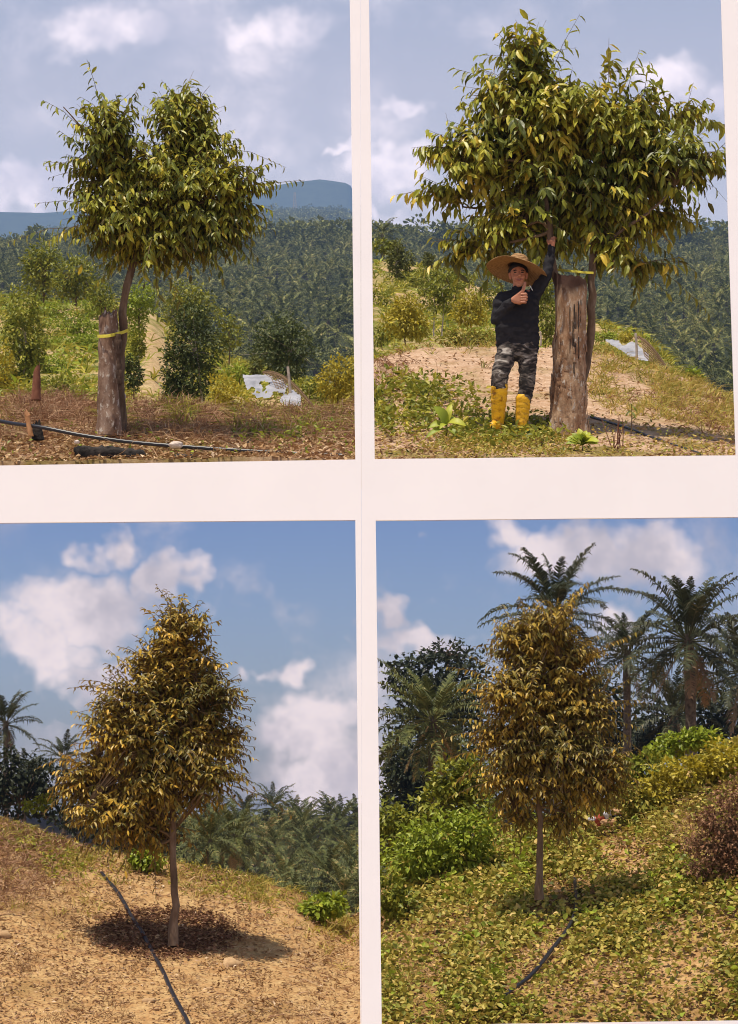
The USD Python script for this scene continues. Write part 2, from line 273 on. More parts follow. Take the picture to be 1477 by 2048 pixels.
# middle slope
MC_U = [-400, 0, 200, 300, 400, 500, 600, 700, 745, 850, 950, 1100, 1200, 1290, 1340, 1400, 1477, 1900]
MC_V = [580, 588, 600, 612, 690, 728, 760, 790, 520, 540, 572, 612, 640, 668, 722, 800, 850, 900]
def z_mid(x, Y):
    x, Y = np.broadcast_arrays(np.asarray(x, float), np.asarray(Y, float)); u = uof(x, Y); vc = ip(u, MC_U, MC_V)
    s = np.clip((Y - 50) / 62, 0, 1); v = vc + np.minimum(265, 905 - vc) * (1 - s ** .8); z = zof(v, np.minimum(Y, 112)) + (fb(x, Y, .18, 25) * 1.0 + fb(x, Y, .9, 29) * .3) * ip(u, [1180, 1477], [1, .4])
    fall = np.maximum(Y - 112, 0); return z - fall * .05 - .004 * fall * fall
def z_plant(x, Y):
    x, Y = np.broadcast_arrays(np.asarray(x, float), np.asarray(Y, float))
    v = ip(Y, [310, 380, 520, 760, 1000, 1150], [860, 800, 690, 580, 520, 500]) + 0 * x
    return zof(v, Y) + fb(x, Y, .012, 35) * 9
HC_U = [-300, 0, 60, 150, 350, 480, 550, 620, 700, 745, 1000, 1250, 1330, 1477, 1800]
HC_V = [490, 488, 482, 474, 462, 440, 435, 436, 442, 498, 500, 502, 498, 494, 490]
def z_far(x, Y):
    x, Y = np.broadcast_arrays(np.asarray(x, float), np.asarray(Y, float)); u = uof(x, Y); vc = ip(u, HC_U, HC_V); s = np.clip((Y - 1150) / 3650, 0, 1) ** .8
    return zof(535 + (vc + 6 - 535) * s, np.minimum(Y, 4800)) + fb(x, Y, .0025, 45, 4) * 36 * (1 - .4 * s) - np.maximum(Y - 4800, 0) * .15
RC_U = [-300, 0, 80, 160, 300, 450, 525, 590, 640, 700, 745, 1000, 1200, 1290, 1340, 1395, 1430, 1477, 1700]
RC_V = [424, 422, 424, 418, 424, 402, 382, 366, 361, 369, 472, 474, 470, 462, 449, 437, 443, 434, 440]
def z_ridge(x, Y):
    x, Y = np.broadcast_arrays(np.asarray(x, float), np.asarray(Y, float)); u = uof(x, Y); s = np.clip((Y - 6000) / 800, 0, 1)
    return zof(515 + (ip(u, RC_U, RC_V) - 515) * s, np.minimum(Y, 6800)) + fb(x, Y, .0016, 55, 4) * 55 - np.maximum(Y - 6800, 0) * .6
def sheet(zf, xs, ys, thick=None, drop=None):
    X, Y = np.meshgrid(xs, ys, indexing='xy'); Z = zf(X, Y); nx, ny = len(xs), len(ys)
    v = np.stack([X, Y, Z], -1).reshape(-1, 3); i, j = np.meshgrid(np.arange(ny - 1), np.arange(nx - 1), indexing='ij'); a = (i * nx + j).ravel()
    q = np.stack([a, a + 1, a + nx + 1, a + nx], 1); f = np.vstack([q[:, [0, 1, 2]], q[:, [0, 2, 3]]])
    if thick:
        n = len(v); lo = v.copy(); lo[:, 2] -= thick; f2 = f[:, ::-1] + n
        ring = np.r_[np.arange(nx), (np.arange(1, ny) * nx + nx - 1), (ny - 1) * nx + np.arange(nx - 2, -1, -1), np.arange(ny - 2, 0, -1) * nx]
        r2 = np.roll(ring, -1); side = np.vstack([np.stack([ring, ring + n, r2 + n], 1), np.stack([ring, r2 + n, r2], 1)])
        v = np.vstack([v, lo]); f = np.vstack([f, f2, side])
    return v, f
def ground(name, label, zf, xs, ys, mat, thick=None, tintf=None):
    v, f = sheet(zf, xs, ys, thick); t = tintf(v[:, 0], v[:, 1]) if tintf else np.full(len(v), .5)
    p = part(None, name, (v, f), mat, smooth=True, tint=t); tag(p, label, None, None, 'structure'); return p
def tint_low(x, Y):
    u = uof(x, np.clip(Y, 19, 26)); return .5 + np.where(u < 740, -.10 + .10 * softstep(-u, -260, 100) + .16 * softstep(Y, 23.2, 24.5), .02 + .10 * softstep(Y, 22, 19))
xs = np.r_[np.linspace(-400, -14, 14), np.linspace(-8, -3.6, 14), np.linspace(-3.5, 3.5, 150), np.linspace(3.6, 8, 14), np.linspace(14, 400, 14)]
ys = np.r_[np.linspace(-30, 15, 10), np.linspace(16, 19.6, 12), np.linspace(19.7, 26, 180), np.linspace(26.5, 60, 34), np.linspace(65, 400, 30), np.linspace(500, 2900, 10)]
ground('ground', 'sandy ground with two mounds falling away to a palm valley', z_low, xs, ys, 'sandy_soil', tintf=tint_low)
def tint_knoll(x, Y):
    u = uof(x, np.clip(Y, 26, 35)); return .5 + np.where(u < 725, .05, -.06 + .10 * softstep(Y, 29, 27))
ground('hilltop', 'bare pinkish hilltop with litter where the stumps stand', z_knoll, np.linspace(-6.0, 6.2, 240), np.linspace(26.5, 35.6, 140), 'hill_soil', thick=.25, tintf=tint_knoll)
def tint_mid(x, Y):
    u = uof(x, Y); vv = V0 - (z_mid(x, Y) - CAMZ) * F / Y
    wob = fb(x, Y, .35, 61) * 60 + fb(x, Y, 1.4, 62) * 24
    path = np.exp(-((u + wob - ip(vv, [605, 640, 680, 715, 750, 790, 830], [246, 262, 292, 330, 328, 290, 262])) / ip(vv, [610, 680, 740, 830], [12, 22, 44, 62])) ** 2) * (u < 420) + np.exp(-((u - ip(vv, [560, 575, 600], [985, 950, 900])) / 40) ** 2) * .8 * (np.abs(vv - 580) < 40) + np.exp(-(((u - 1245) / 60) ** 2 + ((vv - 655) / 18) ** 2)) + .8 * np.exp(-(((u - 470) / 40) ** 2 + ((vv - 715) / 14) ** 2))
    path = path + .7 * np.exp(-((vv - 708 - .06 * (u - 100) + wob * .1) / 7) ** 2) * (u < 235) + .6 * np.exp(-((vv - 640 + .25 * u) / 8) ** 2) * (u < 60) + .6 * np.exp(-((vv - 628 + wob * .15) / 6) ** 2) * ((u > 60) & (u < 240)) + .6 * np.exp(-((vv - 606 + wob * .1) / 6) ** 2) * ((u > 740) & (u < 900))
    path = np.minimum(path, 1)
    return .47 - .40 * path
ground('hill_slope', 'terraced slope with a sandy path below the hilltop', z_mid, np.linspace(-18, 19, 220), np.linspace(48, 128, 130), 'slope_soil', thick=.12, tintf=tint_mid)
ground('plantation_ground', 'dark ground under the oil palm plantation', z_plant, np.linspace(-200, 200, 60), np.linspace(305, 1155, 80), 'plantation_soil', thick=3)
ground('far_hills', 'low forested hills beyond the plantation', z_far, np.linspace(-900, 900, 160), np.linspace(1150, 5100, 120), 'far_soil', thick=5)
ground('mountain_ridge', 'hazy blue mountain ridge on the horizon', z_ridge, np.linspace(-1300, 1300, 220), np.linspace(6000, 7100, 60), 'mountain_forest', thick=10)

# ------------------------------------------------------------------ haze
usdkit.material(stage, '/World/Looks/haze_air', {'v': ('principled_volume', {'color': HAZE_COL, 'density': HAZE_D, 'anisotropy': 0.0})}, [], volume='v.volume')
hz = trimesh.creation.box(bounds=[[-1350, -40, -18], [1350, 7200, 1520]])
tag(part(None, 'haze', (np.array(hz.vertices), np.array(hz.faces)), 'haze_air'), 'thin blue daylight haze over the far hills', None, None, 'stuff')

# ------------------------------------------------------------------ the white paper sheet that holds the four pictures
LEAN = math.radians(20.0); Y_S = 13.0
def on_sheet(u, v):
    "where the line of sight through a point of the photograph meets the leaning sheet: local x, height along the sheet"
    dz, dx = (V0 - v) / F, (u - U0) / F; b = np.array([0, Y_S, 0.05 - CAMZ])
    nrm = np.array([0, -math.cos(LEAN), math.sin(LEAN)]); t = (b @ nrm) / (np.array([dx, 1, dz]) @ nrm); p = np.array([dx, 1, dz]) * t
    up = np.array([0, math.sin(LEAN), math.cos(LEAN)]); return p[0], (p - b) @ up
def sheet_page(outer, holes):
    poly = Polygon([on_sheet(*c) for c in outer], [[on_sheet(*c) for c in h] for h in holes])
    m = trimesh.creation.extrude_polygon(poly, .006, engine='earcut'); v = np.array(m.vertices)
    up = np.array([0, math.sin(LEAN), math.cos(LEAN)]); out = np.array([0, math.cos(LEAN), -math.sin(LEAN)])
    w = np.array([0, Y_S, .05]) + v[:, :1] * np.array([1., 0, 0]) + v[:, 1:2] * up + v[:, 2:] * out
    return w, np.array(m.faces)
ps = thing('paper_sheet', 'white paper sheet leaning upright with four picture openings', 'paper sheet')
part(ps, 'page', sheet_page([(-70, -70), (722, -70), (723, 2126), (-70, 2126)], [[(-5, -40), (699.5, -40), (711, 919), (-5, 931)], [(-6, 1046), (711, 1040), (721.5, 2066), (-6, 2066)]]), 'paper')
rp = sheet_page([(722.3, -70), (1550, -70), (1550, 2126), (723.3, 2126)], [[(738, -40), (1444, -40), (1475, 908), (750, 918)], [(752, 1041), (1484, 1032), (1484, 2043), (764, 2052)]])
x0 = rp[0][:, 0].min(); rp[0][:, 1] += (rp[0][:, 0] - x0) * math.tan(math.radians(1.6)) + .0015
part(ps, 'page', rp, 'paper')
# ------------------------------------------------------------------ durian trees
def durian(name, label, Y, trunks, lobes, leaf_len, ntwigs, mat, seed, nleaf=(8, 13), droop=.75, limbs=16, tint0=(0.0, 1.0), twig_len=(.22, .42), shell=.55, stick=.35):
    "trunks: list of ([(u, v), ...], r0, r1) polylines in photo points at distance Y; lobes: (u, v, ru, rv, weight, up)"
    rng = np.random.default_rng(seed); S = Y / F
    t = thing(name, label, 'tree'); axes = []
    for k, (pl, r0, r1) in enumerate(trunks):
        pts = spline(np.array([P(u, v, Y + dy) for u, v, dy in pl]), 26)
        rr = np.linspace(r0, r1, 26) * (1 + .06 * np.sin(np.arange(26) * 1.7)); rr[:4] *= np.array([1.35, 1.2, 1.1, 1.03])
        part(t, 'trunk', tube(pts + np.random.default_rng(seed + 5 + k).normal(size=(26, 3)) * [.006, .006, 0], rr, 14, rough=.09, seed=seed + k), 'bark', smooth=True); axes.append(pts)
    lob = np.array([l[:5] for l in lobes], float); w = lob[:, 4] * lob[:, 2] * lob[:, 3]; w /= w.sum()
    pick = rng.choice(len(lob), ntwigs, p=w); C = P(lob[:, 0], lob[:, 1], Y + np.random.default_rng(seed + 77).uniform(-.62, .62, len(lob)) * (100 - .5 * np.minimum(lob[:, 2], 150)) * S)[pick]
    Rr = np.stack([lob[:, 2], np.minimum(lob[:, 2], lob[:, 3]) * .92, lob[:, 3]], 1)[pick] * S
    d = rdir(rng, ntwigs); d[:, 2] = np.where(rng.random(ntwigs) < .25, np.abs(d[:, 2]), d[:, 2]); rad = rng.random(ntwigs) ** (1 / 3.0) * (1 - shell) + shell * rng.random(ntwigs) ** .3
    base = C + d * Rr * np.clip(rad, 0, 1)[:, None] * .92
    cen = P(np.average(lob[:, 0], weights=w), np.average(lob[:, 1], weights=w), Y)
    out = unit(unit(base - C) * .9 + unit(base - cen) * .5 + np.array([0, 0, .22]) + rng.normal(size=(ntwigs, 3)) * .3)
    Lt = rng.uniform(*twig_len, ntwigs); n_out = rng.random(ntwigs) < stick; Lt[n_out] *= 1.3
    shoot = rng.random(ntwigs) < .06; base = base + out * (Lt * .55 * shoot)[:, None]; Lt = Lt * (1 + .5 * shoot)
    base = base - out * Lt[:, None] * .45
    tipp = base + out * Lt[:, None] - np.array([0, 0, 1.]) * (Lt * .18)[:, None]; mid = base + out * (Lt * .5)[:, None] + np.array([0, 0, 1.]) * (Lt * .06)[:, None]
    # limbs: from the trunk out to the lobes
    cand = rng.permutation(ntwigs)[:limbs * 5]; far = cand[np.argsort(-np.linalg.norm(base[cand] - cen, axis=1))][:limbs]; fine = MB()
    allax = np.vstack([a[len(a) // 3:] for a in axes])
    for i in far:
        dd = np.linalg.norm(allax - base[i], axis=1) + .9 * np.maximum(allax[:, 2] - base[i][2] + .1, 0); a = allax[np.argmin(dd)]
        m = (a + base[i]) / 2 + np.array([0, 0, .05 * np.linalg.norm(base[i] - a)]) + rng.normal(size=3) * .04
        pts = spline([a, m, base[i], mid[i]], 9); part(t, 'branch', tube(pts, np.linspace(.017, .005, 9) * (leaf_len / .12) ** .5, 6), 'twig_wood', smooth=True)
    for i in rng.permutation(ntwigs)[:ntwigs // 3]:
        j = far[np.argmin(np.linalg.norm(base[far] - base[i], axis=1))]; a = base[j] if np.linalg.norm(base[j] - base[i]) < .7 else allax[np.argmin(np.linalg.norm(allax - base[i], axis=1))]
        fine.add(strands(a[None], ((a + base[i]) / 2)[None], base[i][None], np.array([.006])))
    fine.add(strands(base, mid, tipp, np.full(ntwigs, .0035)))
    part(t, 'twigs', fine.mesh(), 'twig_wood', kind='stuff')
    # leaves along the twigs, hanging to both sides
    pos, dr, nm, tn, LL = [], [], [], [], []
    for s in range(nleaf[1]):
        on = rng.random(ntwigs) < np.where((s < nleaf[0]) | shoot, 1.0, .5); q = (s + .6) / nleaf[1]; side = 1 if s % 2 else -1
        p = (1 - q) ** 2 * base + 2 * q * (1 - q) * mid + q * q * tipp; ax = unit(tipp - base); sd = unit(np.cross(ax, [0, 0, 1.]) + rng.normal(size=(ntwigs, 3)) * .15)
        dl = unit(sd * side * .62 + ax * .45 - np.array([0, 0, 1.]) * (droop * rng.uniform(.5, 1.5, ntwigs))[:, None] + rng.normal(size=(ntwigs, 3)) * .16)
        up = unit(np.array([0, 0, 1.]) + ax * .5 + rng.normal(size=(ntwigs, 3)) * .35)
        pos.append(p[on]); dr.append(dl[on]); nm.append(up[on]); LL.append((leaf_len * rng.uniform(.7, 1.15, ntwigs) * (1.0 if q < .85 else .75))[on])
        ti = np.clip(rng.normal(.48, .2, ntwigs) + TWT[0] * (twig_t(rng, ntwigs, base, seed)), 0, 1); tn.append((tint0[0] + ti * (tint0[1] - tint0[0]))[on])
    pos, dr, nm, LL, tn = np.vstack(pos), np.vstack(dr), np.vstack(nm), np.concatenate(LL), np.concatenate(tn)
    v, f = leaves(pos, dr, nm, LL, LL * rng.uniform(.30, .40, len(LL)), rng.uniform(.05, .4, len(LL)))
    show = np.argsort(pos[:, 1] - LL * 2.0)[:300]; rest = np.setdiff1d(np.arange(len(pos)), show)
    part(t, 'foliage', leaf_mesh(v[rest], f), mat, tint=np.repeat(tn[rest], 8), kind='stuff')
    for i in show: part(t, 'leaf', (v[i], f), mat, tint=np.full(8, tn[i]))
    return t
TWT = [1.0]
def twig_t(rng, n, base, seed):
    return (meshkit.fbm(base * 3.2, 2, seed) - .5) * 1.1 + (np.random.default_rng(seed + 1).random(n) < .13) * .32
durian('durian_tree', 'young durian tree with a two-lobed crown on a bent trunk against the left stump', 28.5,
       [([(238, 862, .12), (240, 790, .1), (241, 715, .06), (247, 670, 0), (246, 620, 0), (252, 572, 0), (265, 530, 0), (276, 480, 0), (300, 400, 0), (335, 300, 0), (352, 220, 0)], .052, .016),
        ([(274, 490, 0), (250, 400, .05), (225, 320, .05), (212, 245, .05)], .03, .012)],
       [(212, 262, 58, 66, 1, 1), (232, 345, 95, 70, 1, 1), (365, 240, 62, 74, 1.1, 1), (395, 300, 66, 66, 1, 1), (330, 360, 100, 80, 1, 1), (400, 390, 95, 80, 1, 1), (225, 430, 72, 66, 1, 1), (300, 455, 110, 62, 1.1, 1), (420, 455, 85, 58, 1, 1), (480, 385, 42, 62, 1, 1), (300, 500, 110, 34, .8, 1), (165, 380, 22, 26, .5, 1), (150, 290, 20, 16, .5, 1)],
       .108, 1250, 'durian_leaf', 11, tint0=(0.0, .95))
durian('durian_tree', 'broad twin-trunked durian tree with large hanging leaves behind the thick stump', 28.75,
       [([(1146, 800, .0), (1162, 765, .0), (1175, 722, 0), (1180, 690, 0), (1183, 600, -.12), (1186, 530, -.12), (1190, 450, 0), (1200, 380, 0), (1215, 300, 0), (1240, 220, 0)], .050, .016),
        ([(1126, 640, .06), (1116, 580, -.08), (1106, 530, -.20), (1099, 450, -.22), (1080, 340, -.1), (1060, 200, 0), (1050, 90, 0)], .038, .012),
        ([(1188, 500, -.1), (1230, 470, -.1), (1290, 430, -.15), (1350, 370, -.2)], .022, .008)],
       [(1055, 115, 52, 68, 1, 1), (1050, 200, 100, 75, 1, 1), (1010, 290, 105, 75, 1, 1), (1130, 240, 115, 85, 1, 1), (1230, 260, 95, 80, 1, 1), (1290, 230, 50, 60, 1, 1), (1200, 350, 150, 85, 1.1, 1), (1060, 370, 130, 75, 1.1, 1), (1320, 330, 95, 75, 1, 1), (950, 330, 60, 70, .9, 1), (905, 290, 42, 30, .7, 1), (895, 385, 65, 24, .9, 1), (1380, 230, 35, 35, .6, 1), (1405, 320, 45, 45, .7, 1), (1180, 440, 140, 55, 1, 1), (1040, 455, 95, 48, 1, 1), (1290, 430, 90, 40, .8, 1), (1225, 130, 25, 22, .4, 1), (1225, 505, 50, 36, .7, 1), (1285, 530, 55, 22, .7, 1), (925, 495, 46, 30, .8, 1), (985, 505, 40, 26, .5, 1), (1090, 420, 60, 40, 1, 1), (1100, 478, 34, 22, 1, 1)],
       .142, 1300, 'durian_leaf', 12, twig_len=(.28, .5), tint0=(.05, 1.0))

# ------------------------------------------------------------------ tree stumps
def stump_mesh(pl, Y, radii, seed, sides=28, rings=46, top=(.05, 1.0)):
    rng = np.random.default_rng(seed); pts = spline([P(u, v, Y) for u, v in pl], rings); t = np.linspace(0, 1, rings); r = ip(t, np.linspace(0, 1, len(radii)), radii)
    ang = np.arange(sides) * 2 * np.pi / sides; q = np.stack([np.cos(ang)[None] * 1.6 + 0 * t[:, None], np.sin(ang)[None] * 1.6 + 0 * t[:, None], t[:, None] * 7 + 0 * ang[None]], -1)
    k = 1 + .30 * (meshkit.fbm(q, 3, seed) - .5) + .16 * (meshkit.fbm(q * np.array([4, 4, 1.6]), 3, seed + 9) - .5)
    rr = r[:, None] * k
    v = pts[:, None] + np.stack([np.cos(ang)[None] * rr, np.sin(ang)[None] * rr, 0 * rr], -1)
    v[-1, :, 2] += top[0] * (np.cos(ang - top[1]) + .7 * rng.normal(size=sides) * .5); v[-2, :, 2] += top[0] * .5 * np.cos(ang - top[1])
    i, j = np.meshgrid(np.arange(rings - 1), np.arange(sides), indexing='ij')
    qf = np.stack([i * sides + j, i * sides + (j + 1) % sides, (i + 1) * sides + (j + 1) % sides, (i + 1) * sides + j], -1).reshape(-1, 4)
    V = v.reshape(-1, 3); f = np.vstack([qf[:, [0, 1, 2]], qf[:, [0, 2, 3]]])
    rim = V[(rings - 1) * sides:]; inner = rim.mean(0) + (rim - rim.mean(0)) * .72; inner[:, 2] -= .03 + .03 * rng.random(sides); cpt = rim.mean(0) - [0, 0, .07]
    n = len(V); V = np.vstack([V, inner, cpt[None]]); a = (rings - 1) * sides + np.arange(sides); b = (rings - 1) * sides + (np.arange(sides) + 1) % sides; ia = n + np.arange(sides); ib = n + (np.arange(sides) + 1) % sides
    f = np.vstack([f, np.stack([a, b, ib], 1), np.stack([a, ib, ia], 1), np.stack([ia, ib, np.full(sides, n + sides)], 1)]); return V, f, pts, rr
def m_stump(name, zlo, zhi, dark_from, cols):
    n = {'g': ('geometry', {}), 'sp': ('separate_xyz', {}), 'mp': ('mapping', {'scale': (1, 1, .45)}), 'n1': ('noise_texture', {'scale': 7.0, 'detail': 7.0, 'roughness': .68}), 'n2': ('noise_texture', {'scale': 26.0, 'detail': 5.0, 'roughness': .7}), 'n3': ('noise_texture', {'scale': 3.2, 'detail': 4.0}),
         'r': ('rgb_ramp', {'ramp': cols}), 'r2': ('rgb_ramp', {'ramp': [(.56, (0, 0, 0)), (.63, (1, 1, 1))]}), 'mx': ('mix_color', {'b': (.50, .44, .38)}), 'h': ('map_range', {'from_min': dark_from, 'from_max': dark_from + .12 * (zhi - zlo)}), 'ha': ('math', {'math_type': 'multiply_add', 'value2': .5, 'value3': -.25}), 'hs': ('math', {'math_type': 'add'}),
         'mk': ('mix_color', {'b': (.075, .042, .032)}), 'b': ('bump', {'strength': .9, 'distance': .012}), 'p': ('principled_bsdf', {'roughness': .9, 'specular_ior_level': .15})}
    l = [('g.position', 'mp.vector'), ('mp.vector', 'n1.vector'), ('mp.vector', 'n2.vector'), ('g.position', 'n3.vector'), ('n1.fac', 'r.fac'), ('n2.fac', 'r2.fac'), ('r.color', 'mx.a'), ('r2.color', 'mx.fac'), ('g.position', 'sp.vector'), ('n3.fac', 'ha.value1'), ('ha.value', 'hs.value1'), ('sp.z', 'hs.value2'), ('hs.value', 'h.value'),
         ('h.result', 'mk.fac'), ('mx.result', 'mk.a'), ('mk.result', 'p.base_color'), ('n2.fac', 'b.height'), ('b.normal', 'p.normal')]
    usdkit.material(stage, '/World/Looks/' + name, n, l, surface='p.BSDF')
zB0, zB1 = zof(865, 28.5), zof(545, 28.5)
m_stump('peeled_bark', zB0, zB1, zof(600, 28.5), [(.30, (.11, .052, .03)), (.46, (.27, .155, .09)), (.60, (.40, .275, .18)), (.75, (.56, .46, .36))])
m_stump('grey_bark', zof(865, 28.5), zof(625, 28.5), zof(590, 28.5), [(.30, (.08, .042, .028)), (.5, (.20, .125, .088)), (.68, (.34, .25, .195)), (.8, (.46, .37, .31))])
def stump(label, mesh, mat, top_mat='dark_bark'):
    s = thing('tree_stump', label, 'tree stump'); part(s, 'stump_trunk', mesh[:2], mat, smooth=45); return s
S = 28.5 / F
sA = stump_mesh([(219, 872), (217, 800), (217, 720), (217, 626)], 28.4, np.array([27, 21.5, 21, 20.5, 18]) * S, 3)
stA = stump('tall grey-brown stump with a yellow strap, under the two-lobed tree', sA, 'grey_bark')
cv = MB()
for k in range(9):   # row of dark tubes down the seam between stump and thin trunk
    q = P(236 + k * .4, 668 + k * 12, 28.28); cv.add(tube(np.array([q, q + [0.004, 0, -.075]]), .026 + .008 * math.sin(k * 1.3), 7, rough=.2, seed=k))
part(stA, 'dark_seam', cv.mesh(), 'dark_bark', smooth=True)
sB = stump_mesh([(1140, 880), (1138, 800), (1140, 700), (1143, 620), (1141, 551)], 28.5, np.array([45, 37.5, 34.5, 33, 31.5, 31.5, 30.5]) * S, 7, top=(.03, 2.6))
stB = stump('thick stump with peeling bark and dark sap streaks, beside the person in yellow boots', sB, 'peeled_bark')
dr_ = MB(); rng = np.random.default_rng(5)
for (u, v0, v1, w) in ((1141.5, 612, 705, .8), (1150, 606, 745, 1.1), (1153.5, 622, 725, .8), (1159, 600, 715, .9), (1163, 596, 640, .6), (1147, 640, 690, .5)):
    vs = np.linspace(v0, v1, 14); du = np.cumsum(rng.normal(size=14)) * .15
    def front(uu, vv):
        kk = (872 - vv) / (880 - 551); i = np.clip((kk * 45).astype(int), 0, 45); cx, r = sB[2][i, 0], sB[3][i].mean(1); x = P(uu, vv, 28.3)[:, 0]; c = np.clip((x - cx) / r, -.95, .95)
        a = np.arctan2(-np.sqrt(1 - c * c), c) % (2 * np.pi); j = (a / (2 * np.pi) * 28).round().astype(int) % 28; rr = sB[3][i, j]; return np.stack([cx + rr * np.cos(a), 28.5 + rr * np.sin(a) - .001, zof(vv, 28.3)], 1)
    dr_.add(tube(front(1140 + (u - 1140) + du, vs), w * .006 * np.r_[.6, np.linspace(1, .8, 12), 1.1], 6))
part(stB, 'sap_streaks', dr_.mesh(), 'charred', smooth=True)
lp = MB()   # bark flakes still stuck to the lower stump
for k in range(110):
    a = rng.uniform(math.pi * 1.05, math.pi * 1.95); i = int(rng.uniform(1, 30)); c = sB[2][i]; r = sB[3][i, int(a / (2 * math.pi) * 28) % 28]; w_, h_ = rng.uniform(.008, .03), rng.uniform(.015, .06)
    nn = np.array([math.cos(a), math.sin(a), 0]); tt = np.array([-nn[1], nn[0], 0]); o = c + nn * (r + .002); z = np.array([0, 0, 1.])
    q = np.array([o - tt * w_ - z * h_, o + tt * w_ * .8 - z * h_ * 1.1 + nn * .004, o + tt * w_ + z * h_ * .8, o - tt * w_ * .7 + z * h_ + nn * .006, o + nn * .008])
    lp.add((q, np.array([[0, 1, 4], [1, 2, 4], [2, 3, 4], [3, 0, 4]])))
part(stB, 'bark_flakes', lp.mesh(), 'peeled_bark', kind='stuff')
m_plain('strap_yellow', (.62, .55, .06), rough=.6, var=.1)
def strap(label, pts, w):
    p = np.array(pts); n = len(p); up = np.array([0, 0, w]); V = np.vstack([p - up / 2, p + up / 2, p - up / 2 + [0, .004, 0], p + up / 2 + [0, .004, 0]]); f = []
    for i in range(n - 1): f += [[i, i + 1, n + i + 1], [i, n + i + 1, n + i], [n + i, n + i + 1, 3 * n + i + 1], [n + i, 3 * n + i + 1, 3 * n + i], [2 * n + i, 3 * n + i + 1, 2 * n + i + 1], [2 * n + i, 3 * n + i, 3 * n + i + 1]]
    tag(part(None, 'tie_strap', (V, np.array(f)), 'strap_yellow', smooth=True), label, 'strap')
strap('yellow strap tying the thin bent trunk to the left stump', [P(194, 672, 28.40), P(200, 672.5, 28.29), P(212, 672, 28.255), P(224, 670, 28.26), P(236, 667, 28.30), P(247, 664, 28.37), P(256, 660, 28.40)], .030)
strap('yellow strap stretched between twin trunks above the thick stump', [P(1092, 548, 28.76), P(1100, 543, 28.74), P(1112, 539, 28.74), P(1130, 540.5, 28.6), P(1150, 542.5, 28.5), P(1175, 545, 28.50), P(1188, 545.5, 28.52)], .022)
# other stumps, logs, stones on the left hilltop
m_noise('red_wood', [(.3, (.10, .035, .022)), (.7, (.24, .10, .06))], scale=16, rough=.9, bump=.7, stretch=(1, 1, .3))
m_noise('orange_wood', [(.3, (.36, .17, .07)), (.7, (.55, .30, .15))], scale=16, rough=.9, bump=.6, stretch=(1, 1, .3))
sC = stump_mesh([(72, 800), (73, 770), (74, 734)], 29.6, np.array([10.5, 9, 8, 6]) * S, 21, sides=14, rings=16, top=(.04, 0)); stump('short reddish stump among dry weeds at the far left', sC, 'red_wood')
sD = stump_mesh([(62, 872), (58, 852), (55, 826)], 27.65, np.array([5.5, 5, 6]) * S, 22, sides=12, rings=14, top=(.03, 2)); stump('broken orange wooden stub standing by the black hose', sD, 'orange_wood')
sE = stump_mesh([(76, 880), (75, 862), (73, 846)], 27.75, np.array([13, 10, 7]) * S, 23, sides=14, rings=12, top=(.04, 1)); stump('low burnt black stump with the hose running over it', sE, 'charred')
def log(label, pts, Y, r, mat, seed):
    p = spline([P(u, v, Y) for u, v in pts], 22); r_ = r * (1 + .25 * (np.random.default_rng(seed).random(22) - .5)); r_[[0, -1]] *= .6
    v, f = tube(p, r_, 12, rough=.16, seed=seed); t = thing('charred_log', label, 'log'); part(t, 'log_body', (v, f), mat, smooth=50); return t
log('black charred log lying in front of the left stump', [(148, 903), (180, 905), (220, 907), (262, 910), (290, 916)], 26.9, .058, 'charred', 31)
log('short charred piece at the bottom right of the left litter', [(345, 918), (370, 915), (395, 916)], 26.8, .035, 'charred', 32)
def stone(label, u, v, Y, sx, sz, seed, mat='pale_stone'):
    s = trimesh.creation.icosphere(3, 1.0); q = np.array(s.vertices); q *= (1 + .5 * (meshkit.fbm(q * 1.6, 3, seed) - .5))[:, None]; q = q * [sx, sx * .8, sz] + P(u, v, Y)
    tag(part(None, 'stone', (q, np.array(s.faces)), mat, smooth=50), label, 'stone')
m_noise('pale_stone', [(.3, (.45, .36, .31)), (.7, (.62, .54, .48))], scale=12, rough=.9, bump=.6)
stone('pale stone lying on the black hose', 352, 890, 27.2, .065, .035, 1)
stone('small pale stone left of the charred log', 154, 884, 27.25, .026, .018, 2)
stone('flat pale stone leaning right of the left stump', 245, 793, 29.2, .035, .035, 3)
# hoses
def hose(label, pts, r, sag=.0):
    p = spline(pts, 60); tag(part(None, 'water_hose', tube(p, r, 12), 'black_hose', smooth=True), label, 'hose')
def on_ground(zf, u, Y, lift):
    x = (np.asarray(u, float) - U0) * np.asarray(Y, float) / F; return np.stack([x, np.asarray(Y, float), zf(x, np.asarray(Y, float)) + lift], -1)
def Y_at(zf, u, v, lo, hi):
    "distance at which the line of sight through a photo point meets the ground"
    ys_ = np.linspace(lo, hi, 900); hit = zf((u - U0) * ys_ / F, ys_) >= zof(v, ys_)
    return float(ys_[np.argmax(hit)]) if hit.any() else hi
def G(zf, pts, lo, hi, lift): return np.array([on_ground(zf, u, Y_at(zf, u, v, lo, hi), lift) for u, v in pts])
hose('black hose crossing the litter in front of the left stump', np.vstack([P(-30, 836, 28.0)[None], P(0, 842, 27.95)[None], P(40, 849, 27.75)[None], P(85, 855, 27.62)[None], P(140, 866, 27.55)[None], P(200, 876, 27.5)[None], P(270, 885, 27.42)[None], P(340, 891, 27.35)[None], P(420, 897, 27.3)[None], P(500, 902, 27.25)[None], P(600, 907, 27.2)[None], P(690, 911, 27.1)[None]]), .0175)
hose('black hose on the pale path right of the thick stump', G(z_knoll, [(1182, 836), (1215, 846), (1260, 860), (1310, 879), (1350, 893), (1400, 912)], 26.7, 33, .012), .011)
